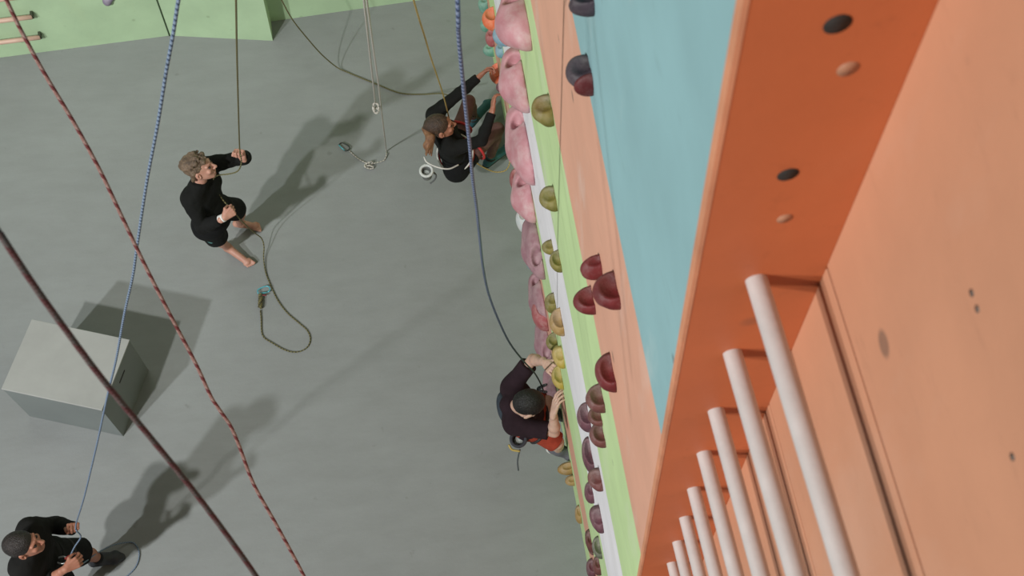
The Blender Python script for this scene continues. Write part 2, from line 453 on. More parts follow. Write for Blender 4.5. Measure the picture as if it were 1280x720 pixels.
# ------------------------------------------------------------------ the grey step box
BH = .66
ks = [J(u, v, BH) for u, v in [(37, 398), (159, 424), (130.5, 513.5), (4, 487)]]
cen = sum(ks) / 4; ax = unit((ks[1] - ks[0]) + (ks[2] - ks[3])); ay = A_(-ax[1], ax[0], 0)
w2 = (np.linalg.norm(ks[1] - ks[0]) + np.linalg.norm(ks[2] - ks[3])) / 4; d2 = (abs((ks[0] - ks[3]) @ ay) + abs((ks[1] - ks[2]) @ ay)) / 4
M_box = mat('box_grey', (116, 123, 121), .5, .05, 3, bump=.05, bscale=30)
e = empty('step_box', (cen[0], cen[1], 0), 'large light grey step box standing on the mat floor', 'box')
def boxprism(nm, x0, x1, y0, y1, z0, z1, m, bev=.006, par=None):
    pts = [A_(cen[0], cen[1], 0) + ax * x + ay * y + A_(0, 0, z0) for x, y in [(x0, y0), (x1, y0), (x1, y1), (x0, y1)]]
    return bevel(link(nm, prism(nm, pts, A_(0, 0, z1 - z0)), m, par), bev)
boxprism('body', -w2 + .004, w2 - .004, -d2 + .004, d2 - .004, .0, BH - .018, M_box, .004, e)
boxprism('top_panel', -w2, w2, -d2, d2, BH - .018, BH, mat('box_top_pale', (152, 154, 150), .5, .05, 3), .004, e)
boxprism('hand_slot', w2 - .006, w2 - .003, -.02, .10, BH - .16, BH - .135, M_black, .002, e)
# ================================================================== CLIMBING HOLDS
def hold_mat(name, col, col2, chalk=.35):
    m, nt, b = base_mat(name, .62); N = nt.nodes; K = nt.links
    tc = N.new('ShaderNodeTexCoord')
    n = N.new('ShaderNodeTexNoise'); n.inputs['Scale'].default_value = 14; n.inputs['Detail'].default_value = 5; K.new(tc.outputs['Object'], n.inputs['Vector'])
    r = N.new('ShaderNodeValToRGB'); r.color_ramp.elements[0].position = .36; r.color_ramp.elements[1].position = .62
    r.color_ramp.elements[0].color = (*lin(col), 1); r.color_ramp.elements[1].color = (*lin(col2), 1); K.new(n.outputs['Fac'], r.inputs['Fac'])
    n2 = N.new('ShaderNodeTexNoise'); n2.inputs['Scale'].default_value = 9; n2.inputs['Detail'].default_value = 8; n2.inputs['Roughness'].default_value = .7
    mp = N.new('ShaderNodeMapping'); mp.inputs['Location'].default_value = (3, 7, 1); K.new(tc.outputs['Object'], mp.inputs['Vector']); K.new(mp.outputs[0], n2.inputs['Vector'])
    r2 = N.new('ShaderNodeValToRGB'); r2.color_ramp.elements[0].position = .48; r2.color_ramp.elements[1].position = .68; K.new(n2.outputs['Fac'], r2.inputs['Fac'])
    mm = N.new('ShaderNodeMath'); mm.operation = 'MULTIPLY'; mm.inputs[1].default_value = chalk; K.new(r2.outputs['Color'], mm.inputs[0])
    mx = N.new('ShaderNodeMix'); mx.data_type = 'RGBA'; K.new(mm.outputs[0], mx.inputs['Factor']); K.new(r.outputs['Color'], mx.inputs['A']); mx.inputs['B'].default_value = (*lin((200, 190, 184)), 1)
    K.new(mx.outputs['Result'], b.inputs['Base Color'])
    n3 = N.new('ShaderNodeTexNoise'); n3.inputs['Scale'].default_value = 180; K.new(tc.outputs['Object'], n3.inputs['Vector'])
    bp = N.new('ShaderNodeBump'); bp.inputs['Strength'].default_value = .35; bp.inputs['Distance'].default_value = .003; K.new(n3.outputs['Fac'], bp.inputs['Height']); K.new(bp.outputs['Normal'], b.inputs['Normal'])
    return m
HM = dict(
 red=hold_mat('hold_dark_red', (86, 22, 24), (106, 32, 34), .12), plum=hold_mat('hold_plum', (80, 48, 56), (102, 62, 70), .22),
 black=hold_mat('hold_charcoal', (46, 42, 46), (66, 54, 62), .12), brown=hold_mat('hold_brown_red', (84, 42, 40), (104, 58, 54), .22),
 olive=hold_mat('hold_olive', (92, 88, 34), (124, 114, 56), .25), yellow=hold_mat('hold_yellow', (160, 138, 50), (172, 150, 84), .25),
 pink=hold_mat('hold_pink', (178, 122, 128), (188, 144, 148), .4), rose=hold_mat('hold_rose', (150, 76, 78), (160, 98, 98), .3),
 lilac=hold_mat('hold_lilac_pink', (144, 106, 114), (158, 124, 130), .3), orange=hold_mat('hold_orange', (206, 92, 50), (216, 122, 84), .25),
 blue=hold_mat('hold_blue', (100, 136, 152), (128, 156, 166), .3), teal=hold_mat('hold_teal', (84, 138, 120), (124, 164, 148), .3),
 tan=hold_mat('hold_tan', (146, 116, 64), (160, 132, 84), .3), grey=hold_mat('hold_grey_green', (78, 84, 68), (104, 104, 90), .3),
 pale=hold_mat('hold_pale', (186, 198, 200), (204, 204, 202), .2), violet=hold_mat('hold_grey_violet', (120, 112, 130), (140, 132, 146), .2))
M_bolt = mat('bolt_steel', (120, 118, 112), .35, .05, 20, metal=.9)
HOLDS = [  # edge on the wall (top end, bottom end), outermost picture x, colour, kind, height factor, label
 (741,-18,741,6, 712,'black','jug',.8,'dark plum hold at the top edge of the blue band, cut off by the picture'),
 (734,60,741,106, 706,'black','wedge',.8,'charcoal hold with a dark red end on the line between orange and blue'),
 (749,314,753,340, 727,'red','bulb',.9,'small dark red hold on the orange band, uppermost of the cluster of three'),
 (768,332,775,381, 741,'red','jug',.8,'largest dark red hold of the cluster of three, nearest the blue band'),
 (738,352,745,389, 717,'red','jug',.8,'dark red hold of the cluster of three, on the lime band edge'),
 (763,436,770,484, 745,'red','jug',.9,'lone half round dark red hold on the orange band below the cluster'),
 (750,475,757,513, 733,'brown','jug',.9,'brownish red half round hold on the lime band below the lone red one'),
 (733,499,739,536, 722,'plum','jug',1.,'pinkish brown hold on the white band, left of two stacked brown ones'),
 (749,504,753,530, 735,'brown','jug',.8,'brown hold between its half round neighbour above and a round one below'),
 (752,524,757,556, 738,'brown','jug',.9,'round brown hold at the foot of the brown stack on the lime band'),
 (735,543,744,587, 728,'plum','jug',1.,'long narrow plum hold on the white band below the brown stack'),
 (750,586,753,609, 734,'brown','wedge',.9,'dark reddish hold on the white band just under the long plum one'),
 (739,600,742,624, 731,'plum','bulb',1.,'small plum hold on the low lime band beside the reddish one'),
 (749,630,755,664, 738,'plum','wedge',1.,'three sided plum hold alone on the edge of the white band'),
 (737,660,741,689, 733,'brown','bulb',1.2,'thin brown hold on the narrow orange band near the picture bottom'),
 (750,670,751,694, 741,'grey','jug',.9,'grey green pocket hold near the foot of the white band'),
 (747,692,752,717, 741,'brown','bulb',1.,'reddish brown hold right under the grey green pocket hold'),
 (740,694,745,722, 733,'plum','bulb',1.,'pinkish plum hold cut by the picture bottom, left of the reddish one'),
 (686,111,692,152, 662,'olive','wedge',.8,'big olive wedge hold on the lime band beside the white ring'),
 (692,229,696,258, 672,'olive','wedge',.8,'two horned olive and yellow hold on the white and lime edge'),
 (689,296,692,316, 678,'olive','bulb',.9,'small olive hold touching a larger one, upper of the pair'),
 (698,309,702,336, 687,'olive','jug',.9,'olive hold with pale rim, lower of the upper olive pair'),
 (692,363,695,385, 681,'olive','bulb',1.,'small olive hold, upper of the lower olive pair'),
 (700,381,705,414, 687,'tan','jug',1.,'tan hold with orange rim, lower of the lower olive pair'),
 (694,412,698,436, 683,'olive','jug',1.,'pale rimmed olive pocket hold just above the bright yellow one'),
 (703,432,705,455, 691,'yellow','wedge',1.,'bright yellow hold above the hands of the climber in the dark T-shirt'),
 (700,455,704,482, 690,'yellow','jug',.8,'yellow hold gripped by the hands of the climber in the dark T-shirt'),
 (712,574,714,592, 697,'tan','bulb',1.,'tan ball shaped foothold below the grey climbing shoe'),
 (714,592,715,607, 707,'tan','bulb',1.,'small tan foothold under the ball shaped one'),
 (725,630,726,650, 719,'tan','bulb',1.,'lowest tan foothold, alone at the foot of the wall'),
 (654,-18,661,42, 622,'pink','macro',.9,'big pale pink macro hold at the top of the picture'),
 (645,22,652,52, 628,'rose','bulb',.7,'rose hold with dark hollow between two big pink macros'),
 (652,50,655,117, 625,'pink','macro',1.,'bulging pink macro hold beside the hands of the upper climber'),
 (652,117,664,210, 633,'pink','macro',.8,'longest pink macro hold, narrow and sweeping down beside the knee of the upper climber'),
 (661,206,666,262, 640,'pink','macro',.9,'pink macro hold with dark hollow just below the longest one'),
 (671,262,676,330, 653,'lilac','macro',1.,'pale lilac macro hold halfway down the wall edge'),
 (675,334,681,394, 662,'lilac','macro',1.,'greyish pink macro hold with dark pocket left of the lower olive pair'),
 (679,365,684,405, 665,'rose','bulb',1.,'deep rose hold peeping out below the greyish pink macro'),
 (683,396,688,446, 669,'lilac','macro',1.,'curved mauve macro hold above the hands of the climber in the dark T-shirt'),
 (693,455,697,510, 680,'lilac','macro',.9,'mauve macro hold between head and hands of the climber in the dark T-shirt'),
 (616,5,621,30, 603,'orange','jug',1.,'bright orange hollow jug hold near the top left of the wall'),
 (607,-10,610,10, 598,'teal','bulb',1.,'green hold cut by the picture top on the wall edge'),
 (608,20,611,34, 600,'teal','bulb',1.,'small green hold peeping out under the orange jug'),
 (630,26,633,50, 616,'blue','jug',.9,'light blue hold with dark pocket beside the orange jug'),
 (627,50,629,66, 619,'blue','bulb',1.,'small light blue hold right under the blue pocket hold'),
 (615,33,617,51, 607,'rose','bulb',1.,'small pinkish hold left of the blue pocket hold'),
 (613,51,615,66, 604,'teal','bulb',1.,'small grey green hold above the upper hand of the upper climber'),
 (622,76,624,98, 612,'orange','jug',1.,'orange hold gripped by the upper hand of the upper climber'),
 (630,98,632,112, 620,'plum','bulb',1.,'small dark hold gripped by the lower hand of the upper climber'),
 (640,134,645,150, 633,'rose','bulb',1.,'small rose hold tucked beside the longest pink macro'),
 (652,172,655,204, 640,'blue','jug',1.,'light blue hold under the teal shoe of the upper climber'),
 (655,255,658,282, 645,'pale','bulb',1.,'pale whitish blue foothold on the wall edge below the blue one'),
 (663,312,666,335, 657,'blue','bulb',1.,'thin light blue hold peeping out beside the lilac macro'),
 (646,205,649,234, 637,'rose','bulb',1.,'thin rose hold on the wall edge below the blue foothold'),
]
nh = 0
for (u1, v1, u2, v2, ul, colr, kind, hf, lab) in HOLDS:
    A = WP(u1, v1); B = WP(u2, v2); A[2] = max(A[2], .12)
    zc = max((WP(u1, v1)[2] + WP(u2, v2)[2]) / 2, .0)
    Mx = (A + B) / 2
    if WP((u1 + u2) / 2, (v1 + v2) / 2)[2] < .45:        # grazing sight line: place on its height instead
        um, vm = (u1 + u2) / 2, (v1 + v2) / 2
        z = .55; q = J(um, vm, z); Mx = wall_at(q[1], z); half = abs(J(u1, v1, z)[1] - J(u2, v2, z)[1]) / 2
    else: half = np.linalg.norm(A - B) / 2
    half = max(half, .03)
    half = min(half, abs(v2 - v1) * .62 * (W.T @ (Mx - CAM))[2] / F)
    # protrusion so that the outer side reaches picture x = ul
    t = .02
    for k in range(60):
        if project(Mx + NRM * t - LEAN * half * hf * .45)[0] <= ul: break
        t += .004
    t = min(max(t, .03), .24 if kind == 'macro' else .15)
    e1 = YV; up = LEAN; n = NRM; fr = np.stack([e1, up, n])
    bh = min(max(half * hf, t * .7), half * 1.6)
    cc = Mx - up * bh * .62
    h = max(.0025, half / (20 if kind == 'macro' else 16)); S = SDF(h)
    r = random.Random(hash(lab) % 9999 if False else nh * 13 + 5)
    cl = [(cc - n * .001, -n)]
    tilt = r.uniform(-.25, .25); e1t = unit(e1 + up * tilt); upt = np.cross(n, e1t); frt = np.stack([e1t, upt, n])
    if kind in ('jug',):
        S.ell(cc, frt, (half, bh, t), .01)
        S.ell(cc + up * bh * 1.15 + n * t * .22 + e1 * half * r.uniform(-.1, .1), frt, (half * .86, bh * .80, t * .66), .006, op='-')
    elif kind == 'bulb':
        S.ell(cc, frt, (half * .9, bh, t), .01); S.ell(cc + e1 * half * .35 * r.choice((-1, 1)) - up * bh * .3 + n * t * .3, frt, (half * .55, bh * .6, t * .6), .02)
        S.ell(cc + up * bh * .95 + n * t * .3, frt, (half * .5, bh * .35, t * .4), .01, op='-')
    elif kind == 'wedge':
        S.cap(cc + e1 * half * .55 + n * t * .35, cc - e1 * half * .6 + n * t * .15, min(t * .62, half * .5), min(t * .5, half * .38), .02)
        S.ell(cc + e1 * half * .1, frt, (half * .95, bh * .9, t * .9), .025)
        S.ell(cc + up * bh * .95 + n * t * .4 + e1 * half * .1, frt, (half * .7, bh * .5, t * .55), .008, op='-')
    else:
        a_, b_ = cc + e1 * half * .72, cc - e1 * half * .72
        mid = cc + n * t * .38 - up * bh * .2
        S.cap(a_ + n * t * .15, mid + e1 * half * .15, t * .62, t * .62, .05); S.cap(mid - e1 * half * .1, b_ + n * t * .1, t * .62, t * .42, .05)
        S.ell(cc, frt, (half, bh * .8, t * .8), .05)
        S.ell(cc + up * bh * .7 + e1 * half * r.choice((.62, -.5, .4)) + n * t * .35, frt, (half * .24, bh * .6, t * .34), .02, op='-')
    S.cut = cl; S.noise = wob(min(.0025, half * .03), 3. / half, nh)
    o = S.build('climbing_hold', HM[colr])
    # move the origin onto the wall
    loc = Vector(map(float, Mx)); o.data.transform(Matrix.Translation(-loc)); o.location = loc; bpy.context.view_layer.update()
    tag(o, lab, 'climbing hold', 'climbing holds on the banded wall')
    if half > .045 and kind in ('jug', 'wedge'):
        q = cc + n * t * .50 + up * bh * .1
        link('bolt', tube('bolt', [q, q + n * .012], .007, 6, False), M_bolt, o)
    if lab.startswith('charcoal hold'):
        T = SDF(.003); q = cc - e1 * half * .74; T.ell(q + n * t * .05, frt, (half * .36, bh * .80, t * .66), .01); T.cut = [(cc - e1 * half * .50, e1)] + cl; w_ = T.build('red_end', HM['red'], o); w_['label'] = 'dark red end'
    nh += 1
# grey violet hold on the green wall
p, n = onwall(134, 1, .0)
S = SDF(.004); fr = np.stack([unit(c1 - c0), A_(0, 0, 1), n]); S.ell(p, fr, (.045, .05, .05), .02); S.ell(p + A_(.04, 0, .03), fr, (.03, .03, .035), .02); S.cut = [(p, -n)]
o = S.build('climbing_hold', HM['violet']); tag(o, 'grey violet hold on the green wall at the top of the picture', 'climbing hold')
# belay hanger ring on the white band
M_steel = mat('ring_steel', (176, 180, 178), .3, .05, 30, metal=.6)
e = empty('bolt_hanger', WP(653, 118), 'pale metal ring and plate on the white band beside the olive wedge', 'hanger')
q = WP(653, 118)
me = prism('plate', [q + YV * a + LEAN * b_ for a, b_ in [(-.03, -.03), (.03, -.03), (.035, .03), (-.03, .035)]], NRM * .004)
bevel(link('plate', me, HM['pale'], e), .003)
link('ring', tube('ring', [q + NRM * (.03 + .026 * math.cos(a)) + YV * .026 * math.sin(a) + LEAN * .01 for a in np.linspace(0, 2 * math.pi, 24, False)], .006, 10, False, True), M_steel, e)

# ================================================================== ROPES
def rope_px(pts, d0, d1, start=None, end=None, step=.03):
    """rope through picture points; 1/depth runs linearly along it, as on a taut line"""
    P = [A_(*p) for p in pts]; s = np.concatenate([[0], np.cumsum([np.linalg.norm(P[i + 1] - P[i]) for i in range(len(P) - 1)])]); s /= s[-1]
    out = [JD(p[0], p[1], 1 / ((1 - t) / d0 + t / d1)) for p, t in zip(P, s)]
    if start is not None: out = list(start) + out
    if end is not None: out = out + list(end)
    return spline(out, step)
R_red = rope_mat('rope_red_white', ((138, 112, 103), (92, 34, 33), (112, 62, 54)), .042, 1., .40)
R_brown = rope_mat('rope_maroon_grey', ((72, 66, 63), (74, 36, 37), (84, 58, 56)), .05, 1., .45)
R_blue = rope_mat('rope_blue', ((98, 112, 142), (46, 56, 84), (140, 148, 168)), .022, 1., .35, tail=(4.2, 7.2, (30, 44, 46)))
R_navy = rope_mat('rope_blue_green', ((104, 122, 146), (50, 66, 88), (140, 156, 170)), .022, 1., .35)
R_olive = rope_mat('rope_olive', ((98, 94, 60), (38, 38, 30), (136, 128, 80)), .028, 1., .4)
R_gold = rope_mat('rope_mustard', ((176, 150, 84), (96, 72, 40), (196, 170, 100)), .026, 1., .35)
R_white = rope_mat('rope_greyish_white', ((176, 172, 162), (122, 118, 108), (196, 192, 184)), .03, 1., .3)
def rope(name, pts, r, m, lab, sides=12):
    return tag(link(name, tube(name, pts, r, sides), m), lab, 'rope')
ANCH = lambda x, y: A_(x, y, 10.6)
p0 = JD(8, 0, 2.75)
rope('rope', rope_px([(8, 0), (30, 45), (58, 96), (94, 156), (126, 215), (152, 270), (181, 331), (214, 396), (245, 455), (266, 500), (287, 530), (300, 560), (317, 605), (345, 655), (380, 720), (398, 760)], 2.75, 3.5, [p0 + A_(.1, .5, 2.3), p0 + A_(-.02, .12, .6)]), .0052, R_red, 'red and white flecked rope crossing the left half from top left to bottom')
p0 = JD(-12, 274, 1.6)
rope('rope', rope_px([(-12, 274), (0, 292), (40, 353), (82, 412), (125, 470), (170, 525), (212, 576), (247, 620), (286, 672), (320, 720), (345, 760)], 1.62, 2.25, [p0 + A_(.05, .45, 2.2), p0 + A_(-.02, .1, .5)]), .0052, R_brown, 'thick blurred maroon and grey rope nearest the camera at lower left')
HG3 = J(94, 659, 1.62)
zc = (W.T @ (HG3 - CAM))[2]
BL = [(228, -22), (223, 0), (216, 45), (208, 88), (197, 156), (183, 230), (171, 310), (166, 345), (155.6, 392), (145, 450), (134, 496), (120, 560), (105, 622), (95, 655)]
rope('rope', rope_px([(244, -90)] + BL, 2.6, zc, None, [J(95.5, 663, 1.55), J(101, 671, 1.4), J(93, 684, 1.27), J(87, 697, 1.16), J(86, 703, 1.1), J(93, 708, 1.02), J(104, 704, .75), J(122, 691, .35), J(140, 682, .10), J(158, 678, .02), J(168, 679, .012), J(174, 690, .012), J(171, 706, .012), J(160, 719, .012), J(140, 733, .012)]), .0052, R_navy, 'blue rope running from the hands of the bottom left belayer up past the grey box')
KN2 = J(677, 482, 1.45)
zc = (W.T @ (KN2 - CAM))[2]
p0 = JD(572, 0, 2.6)
rope('rope', rope_px([(572, 0), (573, 40), (577, 85), (582, 135), (587, 180), (591, 225), (596, 262), (600, 300), (604, 335), (611, 368), (624, 402), (638, 430), (655, 452), (668, 466), (677, 482)], 2.55, zc, [p0 + A_(.05, .55, 3.1), p0 + A_(-.01, .1, .7)], [J(680, 492, 1.3)]), .0056, R_blue, 'blue rope hanging down to the climber in the dark T-shirt')
# boy's belay rope
rope('rope', rope_px([(294, -30), (295, 0), (296, 60), (297.5, 120), (299.5, 185)], 5.2, (W.T @ (J(299.5, 185, 1.85) - CAM))[2], None,
 [J(301, 194, 1.74), J(301.5, 205, 1.62), J(297, 214, 1.52), J(286, 217.5, 1.45), J(273, 219, 1.42), J(267, 223, 1.38), J(267.5, 231, 1.3), J(273, 242, 1.2), J(282, 254, 1.13), J(291, 263, 1.08), J(298, 272, .95), J(308, 282, .65), J(318, 291, .32), J(327, 298, .15), J(330, 308, .08), J(329.5, 322, .03), J(332, 340, .012), J(338, 356, .010), J(347, 375, .010), J(359, 391, .010), J(374, 404, .010), J(384, 413, .010), J(388, 423, .010), J(385, 433, .010), J(376, 439, .010), J(365, 440, .010), J(353, 436, .010), J(341, 429, .010), J(330, 422, .010), J(327, 414, .010), J(326.5, 400, .012), J(325.5, 388, .014)]), .0055, R_olive, 'thin olive rope held by the barefoot belayer and looping on the floor')
# knot and carabiner at its end
def knot(name, px, z, r, m, lab, n=3, dirpx=(0, -1), size=1.0):
    c = J(*px, z); c2 = J(px[0] + dirpx[0] * 10, px[1] + dirpx[1] * 10, z); d = unit(c2 - c); d[2] = 0; d = unit(d); s = A_(-d[1], d[0], 0); up = A_(0, 0, 1)
    pts = [c + d * (.0 + .075 * size * t) + s * .014 * size * math.sin(t * n * 2 * math.pi) + up * (.014 * size * math.cos(t * n * 2 * math.pi)) for t in np.linspace(-.9, .9, 60)]
    return tag(link(name, tube(name, pts, r, 10), m), lab, 'knot')
knot('rope_knot', (325.5, 376), .03, .0075, R_olive, 'stitched olive rope end knot beside the blue gated carabiner', 5, (.05, -1), 1.05)
M_bluealu = mat('blue_aluminium', (96, 176, 190), .35, .05, 20, metal=.3); M_darkalu = mat('dark_aluminium', (62, 66, 66), .4, .05, 20, metal=.3)
M_redgate = mat('red_plastic', (130, 46, 56), .5)
def carabiner(px, z, ang, s, m1, m2, lab, name='carabiner'):
    c = J(*px, z); d = A_(math.cos(ang), math.sin(ang), 0); q = A_(-d[1], d[0], 0)
    e = empty(name, c, lab, 'carabiner')
    shape = [(-.055, -.012), (-.05, .02), (-.03, .03), (.02, .034), (.05, .025), (.058, .0), (.05, -.022), (.03, -.03)]
    pts = [c + d * x * s + q * y * s for x, y in shape]
    link('body', tube('b', spline(pts, .008), .0062 * s, 10, False), m1, e)
    link('gate', tube('g', [c + d * .03 * s - q * .03 * s, c - d * .02 * s - q * .022 * s, c - d * .055 * s - q * .012 * s], .0065 * s, 10, False), m2, e)
carabiner((329.5, 363), .03, .25, 1.0, M_bluealu, M_bluealu, 'light blue carabiner lying on the floor below the barefoot belayer')
me = tube('strap', [J(325, 369, .03), J(333, 369, .035)], .006, 8, False); tag(link('rope_keeper', me, M_redgate), 'small dark red keeper band on the olive rope end', 'band')
# ropes of the upper climber
rope('rope', rope_px([(508, -32), (517, 0), (524, 24), (531, 46), (538, 70), (546, 94), (552, 112), (557, 130), (560, 142)], 5.3, (W.T @ (J(560, 142, 1.2) - CAM))[2], None, [J(566, 165, .95), J(577, 180, .8)]), .0055, R_gold, 'mustard yellow rope coming down to the chest of the upper climber')
rope('rope', spline([J(340, -25, 1.6), J(352, 0, 1.25), J(366, 25, .95), J(385, 49, .6), J(403, 69, .28), J(421, 84, .05), J(436, 91, .012), J(455, 99, .012), J(475, 107, .012), J(492, 114, .012), J(507, 117.5, .012), J(530, 118, .02), J(552, 117, .12), J(568, 122, .35)], .03), .0062, R_olive, 'olive rope sagging from the upper wall to the floor behind the upper climber')
rope('rope', spline([J(596, 204, .62), J(606, 210, .5), J(619, 215, .42), J(632, 213, .42), J(637, 204, .45), J(636, 196, .5)], .02), .0055, R_gold, 'short mustard rope loop beside the lower teal shoe')
rope('rope', spline([J(588, 173, .66), J(581, 166, .6), J(579, 156, .5), J(583, 148, .45), J(592, 146, .45), J(600, 148, .5)], .02), .0062, R_olive, 'olive and black rope coil hanging between the legs of the upper climber')
# greyish white ropes
PW = [(453, -30), (455, 0), (458, 28), (461.5, 60), (465, 92), (468, 118), (469, 129)]
rope('rope', rope_px(PW, 4.6, 8.1), .0055, R_white, 'greyish white rope ending in a hanging knot above the floor')
d = 8.1; cpt = JD(470, 135, 8.1)
pts = [cpt + A_(.022 * math.sin(2 * a), .022 * math.cos(3 * a), .040 * math.cos(a)) * .9 for a in np.linspace(0, 2 * math.pi, 40, False)]
tag(link('rope_knot', tube('k', pts, .0085, 10, True, True), R_white), 'white knot hanging at the end of the shorter white rope', 'knot')
rope('rope', rope_px([(456, -30), (458.5, 0), (463, 34), (468, 70), (473, 105), (477, 140), (480, 165), (482.5, 186)], 4.6, (W.T @ (J(482.5, 186, .12) - CAM))[2], None,
 [J(483, 193, .03), J(480, 200.5, .011), J(470, 203.5, .011), J(462, 205, .012), J(452, 201, .011), J(444, 195.5, .011), J(437, 189, .012)]), .0055, R_white, 'longer greyish white rope reaching the floor and lying to the dark carabiner')
c = J(461, 206, .025)
pts = [c + A_(.04 * math.sin(2 * a + .6), .03 * math.cos(a) - .008, .014 * math.cos(3 * a)) for a in np.linspace(0, 2 * math.pi, 40, False)]
tag(link('rope_knot', tube('k', pts, .0085, 10, True, True), R_white), 'white knot lying on the floor left of the upper climber', 'knot')
carabiner((430, 183.5), .03, -.75, 1.0, M_darkalu, M_bluealu, 'dark carabiner with light blue gate lying on the floor at the white rope end')
# ================================================================== PEOPLE
def skin_mat(name, col, col2):
    m = mat(name, col, .55, .1, 18, bump=.08, bscale=120, col2=col2)
    m.node_tree.nodes['Principled BSDF'].inputs['Subsurface Weight'].default_value = .08
    return m
def hair_mat(name, col, col2):
    return mat(name, col, .5, .2, 30, bump=.9, bscale=140, col2=col2, stretch=(1, 1, .25))
def cloth_mat(name, col, var=.15):
    return mat(name, col, .9, var, 14, bump=.5, bscale=260, spec=.2)

def hand_prims(S, wrist, d, pn, th, curl=(.5, .7, .5), spread=.12, s=1.0, thumb_curl=.6):
    """wrist, finger direction d, palm-facing normal pn, thumb side th"""
    d = unit(d); pn = unit(pn - d * (pn @ d)); t = unit(th - d * (th @ d) - pn * (th @ pn))
    W0 = wrist
    S.cap(W0 - d * .03 * s, W0 + d * .012 * s, .0265 * s, .026 * s, .012, (pn, .72))
    kn = [W0 + d * (.088 - .004 * abs(i - 1.2)) * s + t * (.031 - .0205 * i) * s for i in range(4)]
    for i, q in enumerate(kn):
        S.cap(W0 + d * .018 * s + t * (.018 - .012 * i) * s, q, .0150 * s, .0118 * s, .010)
    S.ell(W0 + d * .035 * s + t * .024 * s + pn * .008 * s, np.stack([d, t, pn]), (.032 * s, .016 * s, .014 * s), .010)
    lens = [(.042, .026, .021), (.047, .030, .022), (.043, .028, .022), (.034, .021, .019)]
    for i, q in enumerate(kn):
        a = 0; p = q; fd = unit(d + t * spread * (1.3 - i) * .8)
        for j in range(3):
            a += curl[j] * (1 + .06 * i)
            v = fd * math.cos(a) + pn * math.sin(a)
            p2 = p + v * lens[i][j] * s
            S.cap(p, p2, (.0100 - .0009 * j - .0008 * (i == 3)) * s, (.0092 - .0009 * j - .0008 * (i == 3)) * s, .0025)
            p = p2
    b = W0 + d * .025 * s + t * .024 * s + pn * .004 * s
    v1 = unit(t * .8 + d * .75 + pn * .25); m1 = b + v1 * .036 * s
    v2 = unit(d * .8 + t * (.35 - thumb_curl * .5) + pn * (.2 + thumb_curl * .7)); m2 = m1 + v2 * .032 * s
    v3 = unit(d * .7 - t * thumb_curl * .5 + pn * (.2 + thumb_curl)); m3 = m2 + v3 * .024 * s
    S.cap(b, m1, .0135 * s, .0118 * s, .008); S.cap(m1, m2, .0112 * s, .0100 * s, .003); S.cap(m2, m3, .0102 * s, .0085 * s, .003)

def head_prims(S, hc, F_, U_, s=1.0, ears=True):
    F_ = unit(F_); U_ = unit(U_ - F_ * (U_ @ F_)); R_ = np.cross(F_, U_); fr = np.stack([R_, F_, U_])
    P = lambda r, f, u: hc + (R_ * r + F_ * f + U_ * u) * s
    S.ell(P(0, -.012, .022), fr, (.077 * s, .097 * s, .092 * s), .02)
    S.ell(P(0, .028, -.03), fr, (.062 * s, .068 * s, .078 * s), .02)
    S.cap(P(0, .062, -.092), P(0, .045, -.075), .022 * s, .035 * s, .02)
    for e in (-1, 1):
        S.cap(P(e * .050, -.005, -.045), P(e * .022, .062, -.088), .022 * s, .016 * s, .02)      # jaw
        S.ell(P(e * .040, .070, -.025), fr, (.024 * s, .018 * s, .020 * s), .015)               # cheek
        S.cap(P(e * .045, .074, .020), P(e * .010, .088, .018), .010 * s, .010 * s, .010)       # brow
        S.ell(P(e * .031, .094, .001), fr, (.015 * s, .010 * s, .010 * s), .008, op='-')        # socket
        if ears:
            S.ell(P(e * .082, -.010, -.010), fr, (.011 * s, .020 * s, .033 * s), .006)
            S.ell(P(e * .086, .000, -.010), fr, (.006 * s, .009 * s, .016 * s), .004, op='-')
    S.cap(P(0, .092, .008), P(0, .116, -.030), .0085 * s, .0125 * s, .008)                       # nose
    S.cap(P(-.012, .104, -.036), P(.012, .104, -.036), .008 * s, .008 * s, .006)
    S.cap(P(-.018, .090, -.060), P(.018, .090, -.060), .0068 * s, .0068 * s, .004)               # lips
    S.cap(P(-.014, .089, -.070), P(.014, .089, -.070), .0072 * s, .0072 * s, .004)
    return P, fr

def torso_prims(S, j, g=0., fem=False, k=.05):
    sl, sr, hl, hr, nb = j['shL'], j['shR'], j['hipL'], j['hipR'], j['neck']
    sm = (sl + sr) / 2; hm = (hl + hr) / 2; up = unit(nb - hm); side = unit(sl - sr)
    fwd = unit(np.cross(up, side)) * (1 if np.dot(np.cross(up, side), j['fwd']) > 0 else -1)
    wl = .085 if not fem else .070
    ch = sm - up * .11; ws = hm + up * .16
    for e, sh, hp in ((1, sl, hl), (-1, sr, hr)):
        S.cap(sh - side * e * .035 - up * .03, ws + side * e * .045, (.082 if not fem else .070) + g, wl + g - .005, k)
        S.cap(ws + side * e * .045, hm + side * e * .075 + up * .03, wl + g - .005, .098 + g, k)
        S.cap(sh - side * e * .02, nb - up * .015 + side * e * .04, .052 + g, .048 + g, .04)
        S.cap(hp - fwd * .045, hp - fwd * .055 - up * .05, .088 + g, .085 + g, k)                 # seat
        if not fem: S.ell(ch + side * e * .07 + fwd * .055, np.stack([side, fwd, up]), (.085 + g, .055 + g, .07 + g), .04)
        else: S.ell(ch + side * e * .07 + fwd * .065 - up * .01, np.stack([side, fwd, up]), (.06 + g, .06 + g, .06 + g), .035)
    S.cap(ch, ws, .10 + g, .085 + g, k)
    S.cap(hm + up * .04, hm + up * .17, .10 + g, .09 + g, k)
    return fwd, up, side

